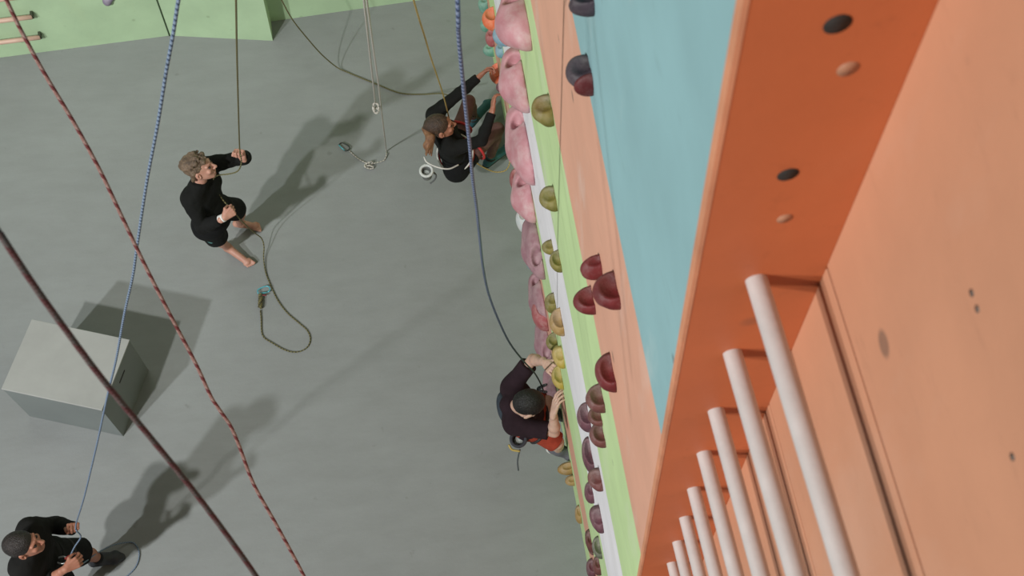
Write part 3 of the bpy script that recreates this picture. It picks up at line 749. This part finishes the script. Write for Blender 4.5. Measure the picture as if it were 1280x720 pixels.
def limb(S, a, b, ra, rm, rb, g=0., k=.02, tm=.35, clip=None):
    m = a + (b - a) * tm
    S.cap(a, m, ra + g, rm + g, k, clip=clip); S.cap(m, b, rm + g, rb + g, k, clip=clip)

def person(name, label, j, skin, s=1.0, fem=False, feet='bare', h=.0045):
    base = A_(j['hipL'][0], j['hipL'][1], 0)
    e = empty(name, base, label, 'person')
    S = SDF(h)
    torso_prims(S, j, 0, fem)
    P, fr = head_prims(S, j['head'], j['F'], j['U'], s)
    S.cap(j['neck'] - unit(j['neck'] - (j['hipL'] + j['hipR']) / 2) * .03, P(0, -.018, -.055), .056 if not fem else .046, .052 if not fem else .043, .025)
    f = .9 if fem else 1.0
    for q in 'LR':
        sh, el, wr = j['sh' + q], j['el' + q], j['wr' + q]
        S.cap(sh, sh + (el - sh) * .2, .058 * f, .052 * f, .03)
        limb(S, sh, el, .050 * f, .047 * f, .037 * f); limb(S, el, wr, .037 * f, .041 * f, .025 * f, tm=.28)
        hp, kn, an, to = j['hip' + q], j['kn' + q], j['an' + q], j['toe' + q]
        limb(S, hp, kn, .088 * f, .080 * f, .055 * f, k=.03, tm=.3)
        back = unit(an - kn); bd = -unit((to - an) - back * ((to - an) @ back))
        limb(S, kn, an, .053 * f, .050 * f, .033 * f, k=.02, tm=.35)
        S.cap(kn + (an - kn) * .15 + bd * .02, kn + (an - kn) * .5 + bd * .012, .038 * f, .036 * f, .03)
        # foot
        fd = unit(to - an); fs = unit(np.cross(fd, back)); sole = unit(np.cross(fs, fd)); sole = sole if sole @ back > 0 else -sole
        heel = an - fd * .03 + sole * .035
        S.cap(an, heel, .034, .030, .02)
        S.cap(heel, to - fd * .05, .030, .022, .02); S.cap(an + fd * .01, to - fd * .05, .034, .022, .03)
        inner = -1 if q == 'L' else 1
        fs = fs if fs @ (j['hipL'] - j['hipR']) > 0 else -fs
        S.cap(to - fd * .055 - fs * .022, to - fd * .05 + fs * .024, .020, .019, .015)
        if feet == 'bare':
            big = -1 if q == 'L' else 1
            for t_ in range(5):
                off = fs * big * (.030 - .0145 * t_); ln = [.0, .002, -.006, -.014, -.024][t_]
                S.cap(to - fd * .06 + off, to + fd * ln + off * 1.12, .014 if t_ == 0 else .0105, .0125 if t_ == 0 else .0085, .004)
    for q in 'LR':
        hd = j['hand' + q]
        hand_prims(S, j['wr' + q], *hd['v'], curl=hd.get('curl', (.5, .7, .5)), s=(.95 if fem else 1.05), thumb_curl=hd.get('tc', .6))
    body = S.build('body', skin, e)
    # eyes and brows
    M_eye = bpy.data.materials.get('eye_dark') or mat('eye_dark', (40, 32, 28), .25, .02)
    for sd in (-1, 1):
        q = P(sd * .031, .082, .000); T = SDF(.003); T.ell(q, fr, (.0125 * s, .0125 * s, .0095 * s), .002); T.build('eye', M_eye, e)
    return e, P, fr
def sleeve_prims(S, j, q, t_end, g, f=1.0):
    """sleeve down to fraction t_end of the arm (0-1 upper arm, 1-2 forearm) with a flat hem"""
    sh, el, wr = j['sh' + q], j['el' + q], j['wr' + q]
    S.cap(sh, sh + (el - sh) * .2, .058 * f + g, .053 * f + g, .03)
    if t_end <= 1:
        en = sh + (el - sh) * t_end; d = unit(el - sh)
        S.cap(sh, en + d * .03, .052 * f + g, .047 * f + g + .004, .02, clip=[(en, d)])
    else:
        limb(S, sh, el, .050 * f, .048 * f, .040 * f, g); d = unit(wr - el); en = el + (wr - el) * (t_end - 1)
        m = el + (wr - el) * .3
        S.cap(el, m, .040 * f + g, .041 * f + g, .02); S.cap(m, en + d * .02, .041 * f + g, .028 * f + g, .015, clip=[(en, d)])
def shirt(e, j, material, name, g, t_end, fem=False, h=.005, hem=.0, wr=.0035, seed=1):
    S = SDF(h); fwd, up, side = torso_prims(S, j, g, fem)
    hm = (j['hipL'] + j['hipR']) / 2
    for q in 'LR': sleeve_prims(S, j, q, t_end if not isinstance(t_end, dict) else t_end[q], g, .9 if fem else 1.0)
    nk = unit(j['head'] - j['neck'])
    S.cap(j['neck'] - nk * .03, j['neck'] + nk * .022, .062 + g * .5, .058 + g * .3, .02, clip=[(j['neck'] + nk * .02, nk)])
    S.cut = [(hm + up * hem, -up)]
    S.noise = wob(wr, 26, seed)
    return S.build(name, material, e)
def shorts(e, j, material, name, g, t_end, h=.005, fem=False, wr=.003, seed=2, flare=.012, top=.13):
    S = SDF(h); f = .9 if fem else 1.0
    hm = (j['hipL'] + j['hipR']) / 2; up = unit(j['neck'] - hm); side = unit(j['hipL'] - j['hipR'])
    fwd = unit(np.cross(up, side)); fwd = fwd if fwd @ j['fwd'] > 0 else -fwd
    n0 = len(S.pr); torso_prims(S, j, g, fem)
    S.pr = [p[:7] + ([(hm + up * top, up)],) + p[8:] for p in S.pr[n0:]]
    S.cap(hm - side * .07, hm + side * .07, .10 + g, .10 + g, .04); S.cap(hm, hm + up * top, .105 + g, .092 + g, .05, clip=[(hm + up * top, up)])
    for q in 'LR':
        hp, kn = j['hip' + q], j['kn' + q]
        S.cap(hp - fwd * .045, hp - fwd * .055 - up * .05, .088 + g, .085 + g, .04)
        d = unit(kn - hp)
        if t_end <= 1:
            en = hp + (kn - hp) * t_end
            S.cap(hp, en + d * .03, .088 * f + g, .070 * f + g + flare, .03, clip=[(en, d)])
        else:
            limb(S, hp, kn, .088 * f, .080 * f, .056 * f, g, k=.03, tm=.3)
            an = j['an' + q]; d = unit(an - kn); en = kn + (an - kn) * (t_end - 1); m = kn + (an - kn) * .35
            to = j['toe' + q]; bd = -unit((to - an) - d * ((to - an) @ d))
            S.cap(kn, m, .055 * f + g, .052 * f + g, .02); S.cap(m, en + d * .02, .052 * f + g, .035 * f + g, .02, clip=[(en, d)])
            S.cap(kn + (an - kn) * .15 + bd * .02, kn + (an - kn) * .5 + bd * .012, .038 * f + g, .036 * f + g, .03)
    S.noise = wob(wr, 24, seed)
    return S.build(name, material, e)
def shoe(e, j, q, material, sole_mat=None, g=.008, h=.004, cuff=.0, name='shoe'):
    an, to, kn = j['an' + q], j['toe' + q], j['kn' + q]
    back = unit(an - kn); fd = unit(to - an); fs = unit(np.cross(fd, back)); sole = unit(np.cross(fs, fd)); sole = sole if sole @ back > 0 else -sole
    S = SDF(h); heel = an - fd * .03 + sole * .035
    S.cap(an - back * cuff, heel, .038 + g, .032 + g, .02); S.cap(heel, to - fd * .04, .033 + g, .026 + g, .02); S.cap(an + fd * .01, to - fd * .045, .038 + g, .026 + g, .03)
    S.cap(to - fd * .055 - fs * .024, to - fd * .05 + fs * .024, .024 + g, .023 + g, .015); S.cap(to - fd * .05, to - fd * .005, .026 + g, .018 + g, .02)
    S.cut = [(heel + sole * (.030 + g), sole)]
    o = S.build(name, material, e)
    if sole_mat:
        T = SDF(h); b = heel + sole * (.024 + g)
        T.cap(b - fd * .006, to - fd * .05 + sole * (b - to) @ sole * 0 + sole * .020, .036 + g, .034 + g, .03, (sole, .28)); T.cap(to - fd * .055 + sole * .020, to - fd * .004 + sole * .018, .040 + g, .026 + g, .02, (sole, .25))
        T.build('sole', sole_mat, o)
    return o
def report(nm, j):
    d = lambda a, b: np.linalg.norm(j[a] - j[b])
    print(nm, 'sh', round(d('shL', 'shR'), 2), 'hip', round(d('hipL', 'hipR'), 2), 'torso', round(np.linalg.norm(j['neck'] - (j['hipL'] + j['hipR']) / 2), 2), 'neck-head', round(d('neck', 'head'), 2),
          'UA', *[round(d('sh' + q, 'el' + q), 2) for q in 'LR'], 'FA', *[round(d('el' + q, 'wr' + q), 2) for q in 'LR'], 'TH', *[round(d('hip' + q, 'kn' + q), 2) for q in 'LR'],
          'SH', *[round(d('kn' + q, 'an' + q), 2) for q in 'LR'], 'FT', *[round(d('an' + q, 'toe' + q), 2) for q in 'LR'])
    for k_, v in j.items():
        if isinstance(v, np.ndarray): print('   ', k_, v.round(2), project(v).round(0) if k_ not in ('F', 'U', 'fwd') else '')

SK1 = skin_mat('skin_fair', (176, 128, 110), (188, 142, 124)); SK2 = skin_mat('skin_warm', (158, 104, 84), (172, 120, 98)); SK3 = skin_mat('skin_pale', (184, 148, 130), (194, 162, 144))
M_blk = cloth_mat('black_jersey', (24, 25, 24)); M_blk2 = cloth_mat('black_shorts', (20, 21, 22)); M_blk3 = cloth_mat('charcoal_jersey', (27, 27, 26))

# ---------- barefoot belayer in the middle left
j = dict(hipR=J(262, 283, .86), hipL=J(275, 260, .87), anR=J(284, 309, .085), toeR=J(315, 332, .025), anL=J(300, 279, .085), toeL=J(326, 284, .025),
         shR=J(238, 249, 1.36), shL=J(258, 207, 1.39), neck=J(248, 229, 1.42), head=J(249.5, 210, 1.565), F=A_(.94, .02, .30), U=A_(-.18, .25, .95), fwd=A_(.85, -.5, 0))
j['knR'] = L(j['anR'], 272, 298, .415, 'up'); j['knL'] = L(j['anL'], 299, 262, .41, 'up')
j['elL'] = L(j['shL'], 305, 197, .29, 'up'); j['wrL'] = L(j['elL'], 303, 197, .235, 'up')
j['elR'] = L(j['shR'], 253, 284, .285, 'down'); j['wrR'] = L(j['elR'], 280, 272, .25, 'up')
j['handL'] = dict(v=(A_(-.10, .15, 1), A_(-.35, -.9, .15), A_(-1, .2, 0)), curl=(1.25, 1.5, .9), tc=1.0)
j['handR'] = dict(v=(unit(J(293, 262, j['wrR'][2] + .02) - j['wrR']), A_(.2, .75, -.4), A_(.0, .3, 1)), curl=(1.1, 1.5, .9), tc=1.0)
e, P, fr = person('person', 'barefoot person in black top and shorts standing on the floor, holding an olive rope', j, SK1, 1.07)
shirt(e, j, M_blk, 'shirt', .016, {'L': 1.93, 'R': 1.80}, hem=-.02, wr=.005, seed=3)
shorts(e, j, M_blk2, 'shorts', .018, .80, seed=4, flare=.016)
S = SDF(.004)
S.ell(P(0, -.024, .040), fr, (.090, .104, .088), .02)
for k in range(64):
    a = rng.uniform(0, 2 * math.pi); b_ = rng.uniform(.15, 1.0)
    q = P(.078 * math.sin(a) * b_, -.022 + .098 * math.cos(a) * b_, .045 + .075 * math.sqrt(max(0, 1 - b_ * b_ * .9)))
    dr = unit(A_(rng.normal(0, 1), rng.normal(0, 1), rng.normal(.5, .5)))
    dr = unit(dr * .5 + fr[1] * .8 + fr[0] * rng.normal(0, .5)); S.cap(q, q + dr * .036, .014, .006, .016)
for e_ in (-1, 1): S.cap(P(e_ * .074, -.035, .02), P(e_ * .066, -.07, -.04), .022, .018, .02)
S.cap(P(-.04, .062, .085), P(.045, .075, .072), .022, .018, .015)
S.cut = [(P(0, .080, .030), unit(fr[1] - fr[2] * .35))]
S.noise = wob(.0022, 130, 9)
S.build('hair', hair_mat('hair_light_brown', (70, 56, 44), (124, 104, 84)), e)
# white tape round the right wrist
d = unit(j['wrR'] - j['elR']); T = SDF(.003); T.cap(j['wrR'] - d * .045, j['wrR'] - d * .0, .035, .034, .004, clip=[(j['wrR'] - d * .048, -d), (j['wrR'] + d * .003, d)])
o = T.build('wrist_tape', mat('white_tape', (214, 214, 210), .8, .04, 30), e); o['label'] = 'white wrist tape'
T = SDF(.003); hp, kn = j['hipR'], j['knR']; dd = unit(kn - hp); side = unit(j['hipR'] - j['hipL'])
q = hp + (kn - hp) * .42 + side * .098 + unit(j['fwd']) * .02
T.ell(q, np.stack([dd, unit(np.cross(dd, side)), side]), (.012, .028, .012), .004); T.build('shorts_logo', mat('teal_print', (66, 110, 106), .7), e)

# ---------- belayer at the bottom left corner
j = dict(hipL=J(66, 692, .88), hipR=J(59, 722, .88), shL=J(37, 661, 1.37), shR=J(27, 711, 1.37), neck=J(34, 687, 1.42), head=J(30, 680.5, 1.575), F=A_(.96, .02, .28), U=A_(-.2, .1, .97), fwd=A_(1, -.05, 0),
         anL=J(125, 699, .10), toeL=J(152, 696, .03), anR=J(92, 745, .10), toeR=J(118, 752, .03))
j['knL'] = L(j['anL'], 106, 690, .42, 'up'); j['knR'] = L(j['anR'], 78, 728, .42, 'up')
j['elL'] = L(j['shL'], 68, 656, .29, 'down'); j['wrL'] = L(j['elL'], 92, 660.5, .25, 'up')
j['elR'] = L(j['shR'], 54, 730, .29, 'down'); j['wrR'] = L(j['elR'], 82, 711, .25, 'up')
j['handL'] = dict(v=(A_(.25, .05, 1), A_(.1, -.95, .15), A_(-1, -.1, 0)), curl=(1.2, 1.5, .9), tc=1.0)
j['handR'] = dict(v=(unit(J(96, 703, j['wrR'][2] - .01) - j['wrR']), A_(0, .6, -.7), A_(.1, .7, .6)), curl=(.7, .9, .6), tc=.5)
e, P, fr = person('person', 'person in black belaying with a blue rope at the bottom left corner', j, SK2, 1.05, feet='shoe')
shirt(e, j, M_blk3, 'shirt', .020, {'L': 1.94, 'R': 1.55}, hem=-.03, wr=.005, seed=13)
shorts(e, j, M_blk2, 'shorts', .022, .86, seed=14, flare=.018)
S = SDF(.004); S.ell(P(0, -.020, .034), fr, (.087, .108, .092), .02); S.ell(P(0, -.06, -.02), fr, (.070, .052, .06), .03)
S.cut = [(P(0, .088, .055), unit(fr[1] - fr[2] * .5))]; S.noise = wob(.0006, 160, 4)
S.build('hair', hair_mat('hair_cropped', (26, 22, 21), (46, 39, 36)), e)
M_sock = cloth_mat('black_sock', (30, 30, 32))
for q in 'LR':
    S = SDF(.004); an, kn = j['an' + q], j['kn' + q]; d = unit(kn - an)
    S.cap(an - d * .02, an + d * .15, .041, .046, .02, clip=[(an + d * .13, d)]); S.build('sock', M_sock, e)
    shoe(e, j, q, mat('dark_shoe', (44, 46, 52), .6, .1, 30), mat('shoe_sole_dark', (30, 31, 34), .6), g=.012, cuff=.03)
# harness: waist belt, leg loops and belay device
def ring_around(c, axis, r1, r2, dirx, rr, name, m, par, flat=.5):
    axis = unit(axis); dx = unit(dirx - axis * (dirx @ axis)); dy = np.cross(axis, dx)
    pts = [c + dx * r1 * math.cos(a) + dy * r2 * math.sin(a) for a in np.linspace(0, 2 * math.pi, 48, False)]
    return link(name, tube(name, pts, rr, 10, False, True), m, par)
def harness(e, j, m, m2=None, z=.06, r1=.125, r2=.16, rr=.013, leg=.30):
    hm = (j['hipL'] + j['hipR']) / 2; up = unit(j['neck'] - hm); side = unit(j['hipL'] - j['hipR']); fwd = unit(np.cross(side, up)); fwd = fwd if fwd @ j['fwd'] > 0 else -fwd
    b = ring_around(hm + up * z, up, r1, r2, fwd, rr, 'harness_belt', m, e)
    if m2: ring_around(hm + up * (z + .025), up, r1 + .004, r2 + .004, fwd, rr * .6, 'belt_piping', m2, b)
    for q in 'LR':
        hp, kn = j['hip' + q], j['kn' + q]; c = hp + (kn - hp) * leg
        ring_around(c, kn - hp, .103, .103, side, rr * .9, 'harness_leg_loop', m, e)
    return hm, up, side, fwd
M_har = mat('black_webbing', (40, 40, 40), .7, .15, 40)
hm, up, side, fwd = harness(e, j, M_har)
q0 = J(86, 701, 1.1)
be = empty('belay_device', q0, 'black belay device with silver and red fittings at the belt of the bottom left belayer', 'belay device')
T = SDF(.003); T.cap(q0 - side * .012, q0 + side * .014, .020, .022, .01, (fwd, .7)); T.build('body', mat('belay_black', (46, 46, 46), .4), be)
link('carabiner', tube('c', spline([q0 - fwd * .0, q0 - fwd * .03 + side * .025, q0 - fwd * .07 + side * .022, q0 - fwd * .085, q0 - fwd * .07 - side * .02, q0 - fwd * .03 - side * .02, q0], .006), .006, 8, False), M_steel, be)
T = SDF(.003); T.cap(q0 - fwd * .02 + side * .012 + A_(0, 0, .015), q0 + side * .03 + A_(0, 0, .015), .009, .009, .004); T.build('handle', mat('red_handle', (150, 50, 44), .5), be)

# ---------- woman climbing
j = dict(hipL=J(568, 183, .62), hipR=J(575, 207, .62), shL=J(542, 143, 1.06), shR=J(563, 187, 1.04), neck=J(552, 167, 1.10), head=J(550, 158, 1.26), F=A_(.97, .12, .20), U=A_(-.2, .1, .96), fwd=A_(1, .15, 0))
j['elL'] = L(j['shL'], 574, 117, .285, 'up'); j['wrL'] = L(j['elL'], 601, 94, .25, 'up')
j['elR'] = L(j['shR'], 602, 176, .285, 'up'); j['wrR'] = L(j['elR'], 616, 136, .25, 'up')
j['anL'] = J(592, 148, .30); j['toeL'] = J(613, 126, .26); j['anR'] = J(612, 199, .28); j['toeR'] = J(639, 182, .26)
j['knL'] = L(j['anL'], 586, 127, .40, 'up'); j['knR'] = L(j['anR'], 622, 161, .40, 'up')
j['handL'] = dict(v=(unit(J(616, 81, j['wrL'][2] + .03) - j['wrL']), A_(.5, -.8, -.2), A_(.3, .3, 1)), curl=(.55, .9, .6), tc=.4)
j['handR'] = dict(v=(unit(J(618, 108, j['wrR'][2] + .05) - j['wrR']), A_(1, .1, -.3), A_(-.3, 1, .3)), curl=(.25, .55, .4), tc=.3)
e, P, fr = person('person', 'person in black top, red and white harness and teal shoes climbing at the wall', j, SK2, 1.10, fem=True, feet='shoe')
shirt(e, j, M_blk, 'shirt', .014, {'L': 1.86, 'R': 1.86}, fem=True, hem=-.17, wr=.004, seed=23)
M_leg = cloth_mat('mauve_leggings', (112, 84, 80))
shorts(e, j, M_leg, 'leggings', .010, 1.86, fem=True, seed=24, wr=.002, top=.08)
S = SDF(.004); S.ell(P(0, -.022, .030), fr, (.092, .114, .100), .02)
b0 = P(0, -.118, .028); S.cap(P(0, -.09, .03), b0, .040, .024, .02)
S.cut = [(P(0, .070, .045), unit(fr[1] - fr[2] * .38))]; S.noise = wob(.0016, 120, 8)
hr = S.build('hair', hair_mat('hair_brown', (46, 34, 27), (78, 58, 44)), e); S = SDF(.004)
pb = [b0, J(538, 172, b0[2] + .01), J(534, 182, b0[2] - .05), J(534, 190, b0[2] - .12)]
rr = [.026, .036, .032, .014]
for a in range(3): S.cap(pb[a], pb[a + 1], rr[a], rr[a + 1], .02)
for k in range(7):
    off = A_(*rng.normal(0, .014, 3)); S.cap(pb[1] + off, pb[3] + off * 1.5 + A_(0, 0, -.02), .014, .006, .008)
S.noise = wob(.0018, 120, 8)
S.build('ponytail', hair_mat('hair_light_brown_tail', (104, 72, 50), (150, 108, 76)), hr)
link('hair_tie', tube('t', [b0 + fr[0] * .024 * math.cos(a) + fr[2] * .024 * math.sin(a) for a in np.linspace(0, 2 * math.pi, 20, False)], .006, 8, False, True), M_blk, e)
shorts(e, j, M_blk2, 'shorts', .021, .30, fem=True, seed=26, wr=.003, flare=.010)
M_tealshoe = mat('teal_shoe', (44, 92, 102), .6, .2, 12)
for q in 'LR':
    sh_ = shoe(e, j, q, M_tealshoe, mat('rubber_black', (36, 36, 38), .6), g=.004, cuff=.01)
    d = unit(j['kn' + q] - j['an' + q]); ring_around(j['an' + q] + d * .02, d, .045, .045, fr[0], .009, 'shoe_strap', M_har, sh_)
M_red = mat('red_webbing', (176, 44, 44), .6, .1, 40); M_whw = mat('white_webbing', (196, 194, 188), .7)
hm, up, side, fwd = harness(e, j, M_red, M_whw, z=.05, r1=.162, r2=.185, rr=.014, leg=.42)
def chalk_bag(c, r, depth, axis, m, mrim, lab, tip=None):
    axis = unit(axis); be = empty('chalk_bag', c, lab, 'chalk bag')
    S = SDF(.004); S.cap(c - axis * .01, c - axis * depth, r * .92, r * .72, .02, clip=[(c + axis * .0, axis)])
    S.cap(c + axis * .03, c - axis * depth * .7, r * .70, r * .55, .01, op='-'); S.noise = wob(.002, 50, 5); S.build('pouch', m, be)
    dx = unit(np.cross(axis, A_(.2, 1, .1))); dy = np.cross(axis, dx)
    link('rim', tube('rim', [c + dx * r * .86 * math.cos(a) + dy * r * .86 * math.sin(a) for a in np.linspace(0, 2 * math.pi, 40, False)], r * .2, 12, False, True), mrim, be)
    S = SDF(.004); S.ell(c - axis * depth * .55, np.stack([dx, dy, axis]), (r * .62, r * .62, .03), .01); S.noise = wob(.003, 90, 6); S.build('chalk', mat('chalk_dust', (170, 176, 172), .9, .2, 60), be)
    return be
cb = J(533, 213.5, .80)
be = chalk_bag(cb, .062, .11, A_(-.05, -.15, 1), mat('bag_grey', (110, 112, 110), .8, .2, 20), mat('white_fleece', (206, 210, 206), .95, .08, 60, bump=.8, bscale=200), 'round white rimmed chalk bag hanging behind the upper climber')
link('strap', tube('s', spline([J(530, 196, .84), J(534, 203, .84), J(547, 209, .84), J(561, 211, .82), J(573, 206, .80)], .01), .0075, 8, False), M_whw, be)
link('buckle', tube('s', spline([J(540, 214, .76), J(545, 219, .7), J(543, 225, .64), J(538, 229, .6)], .01), .008, 8, False), mat('buckle_dark', (86, 88, 88), .5), be)

# ---------- climber in the dark T-shirt
j = dict(hipL=J(661, 506, .97), hipR=J(664, 533, .97), shL=J(640, 482, 1.46), shR=J(643, 531, 1.46), neck=J(640, 506, 1.50), head=J(660, 505, 1.60), F=A_(.66, .02, -.75), U=A_(.75, .0, .66), fwd=A_(1, 0, 0))
j['elL'] = L(j['shL'], 666, 449, .29, 'up'); j['wrL'] = L(j['elL'], 681, 453, .24, 'up')
j['elR'] = L(j['shR'], 693, 540, .30, 'up'); j['wrR'] = L(j['elR'], 692, 516, .25, 'up')
j['anL'] = J(692, 516, .62); j['toeL'] = J(709, 520, .5); j['anR'] = J(698, 562, .45); j['toeR'] = J(719, 570, .38)
j['knL'] = L(j['anL'], 684, 503, .40, 'up'); j['knR'] = L(j['anR'], 696, 553, .40, 'up')
j['handL'] = dict(v=(unit(J(691, 463, j['wrL'][2] + .06) - j['wrL']), A_(.7, -.3, -.5), A_(-.2, .3, .9)), curl=(.45, .9, .7), tc=.3)
j['handR'] = dict(v=(unit(J(696, 499, j['wrR'][2] + .10) - j['wrR']), A_(.95, .1, -.3), A_(-.9, .3, .3)), curl=(.2, .45, .4), tc=.3)
e, P, fr = person('person', 'person in a dark purple T-shirt climbing with both hands on yellow holds', j, SK3, 1.16, feet='shoe')
M_tee = cloth_mat('dark_purple_jersey', (40, 27, 33)); M_vest = cloth_mat('slate_blue_cloth', (56, 64, 72))
sh_ = shirt(e, j, M_tee, 'shirt', .018, {'L': .80, 'R': .85}, hem=-.10, wr=.005, seed=33)
hm = (j['hipL'] + j['hipR']) / 2; up = unit(j['neck'] - hm); side = unit(j['hipL'] - j['hipR']); fwd = unit(np.cross(side, up)); fwd = fwd if fwd @ j['fwd'] > 0 else -fwd
S = SDF(.005); sm = (j['shL'] + j['shR']) / 2
S.ell(sm - up * .11 - fwd * .080, np.stack([side, up, fwd]), (.125, .16, .064), .03); S.noise = wob(.003, 26, 35); o = S.build('shirt_back_panel', M_vest, e); o['label'] = 'slate blue back of the shirt'
shorts(e, j, cloth_mat('rust_red_cloth', (150, 62, 44)), 'shorts', .010, .97, seed=34, flare=.006)
S = SDF(.004); S.ell(P(0, -.020, .030), fr, (.096, .126, .106), .02); S.ell(P(0, -.055, -.01), fr, (.074, .062, .062), .03)
S.cut = [(P(0, .092, .055), unit(fr[1] - fr[2] * .55))]; S.noise = wob(.0015, 120, 8)
S.build('hair', hair_mat('hair_black', (14, 13, 13), (28, 26, 25)), e)
for q in 'LR': shoe(e, j, q, mat('grey_shoe', (92, 92, 98), .6, .12, 14), mat('sole_white', (196, 196, 190), .6), g=.012, cuff=.02)
harness(e, j, M_har, z=.02, r1=.145, r2=.175)
be = chalk_bag(J(648, 549, 1.0), .066, .11, A_(-.1, -.1, 1), mat('bag_dark', (44, 46, 52), .8, .2, 20), mat('bag_rim_dark', (54, 56, 62), .85), 'dark chalk bag with a dangling cord behind the lower climber')
link('toggle', tube('y', spline([J(636, 556, .92), J(640, 562, .9), J(650, 564, .9)], .01), .009, 8, False), mat('yellow_tab', (170, 150, 80), .6), be)
link('cord', tube('y', spline([J(650, 562, .9), J(648, 570, .84), J(647, 578, .78), J(648, 588, .72)], .01), .006, 8, False), mat('cord_dark', (66, 74, 76), .7), be)
tag(link('rope_knot', tube('k', [J(678, 486, 1.42) + A_(.03 * math.sin(2 * a), .022 * math.sin(a), .05 * math.cos(a)) for a in np.linspace(0, 2 * math.pi, 50, False)], .010, 10, True, True), R_navy), 'dark tie-in knot at the chest of the lower climber', 'knot')
# ------------------------------------------------------------------ light
wd = bpy.data.worlds.new('hall'); SC.world = wd; wd.use_nodes = True
bg = wd.node_tree.nodes['Background']; bg.inputs['Color'].default_value = (1.0, .88, .76, 1); bg.inputs['Strength'].default_value = .068
def lamp(name, loc, target, power, size, col, spread=120):
    l = bpy.data.lights.new(name, 'AREA'); l.shape = 'DISK'; l.size = size; l.energy = power; l.color = col; l.spread = math.radians(spread)
    o = bpy.data.objects.new(name, l); C.objects.link(o); o.location = loc
    o.rotation_euler = (Vector(target) - Vector(loc)).to_track_quat('-Z', 'Y').to_euler(); return o
lamp('hall_lamp_or_fill', (-6.9, -3.1, 11.6), (-2.0, 7.2, 0), 465, .42, (1, .985, .965))
lamp('hall_lamp_or_fill', (-12.0, -6.4, 12.0), (-2.2, 7.5, 0), 800, .55, (.96, .985, 1))
lamp('hall_lamp_or_fill', (-3.0, 6.8, 9.5), (-3.0, 7.4, 0), 45, 2.6, (1, .98, .94))  # unseen soft fill, added to lift the far floor

# ------------------------------------------------------------------ camera
cd = bpy.data.cameras.new('camera'); cam = bpy.data.objects.new('camera', cd); C.objects.link(cam)
cd.sensor_width = 36; cd.sensor_fit = 'HORIZONTAL'; cd.lens = F / 1280 * 36; cd.clip_start = .05
R = W @ np.array([[1, 0, 0], [0, -1, 0], [0, 0, -1]], float)
mw = Matrix([[*R[0], CAM[0]], [*R[1], CAM[1]], [*R[2], CAM[2]], [0, 0, 0, 1]]); cam.matrix_world = mw
cd.dof.use_dof = True; cd.dof.focus_distance = 8.2; cd.dof.aperture_fstop = cd.lens / 5.6
SC.camera = cam
SC.view_settings.view_transform = 'Standard'; SC.view_settings.look = 'None'; SC.view_settings.gamma = 1; SC.view_settings.use_curve_mapping = False
SC.view_settings.exposure = 0
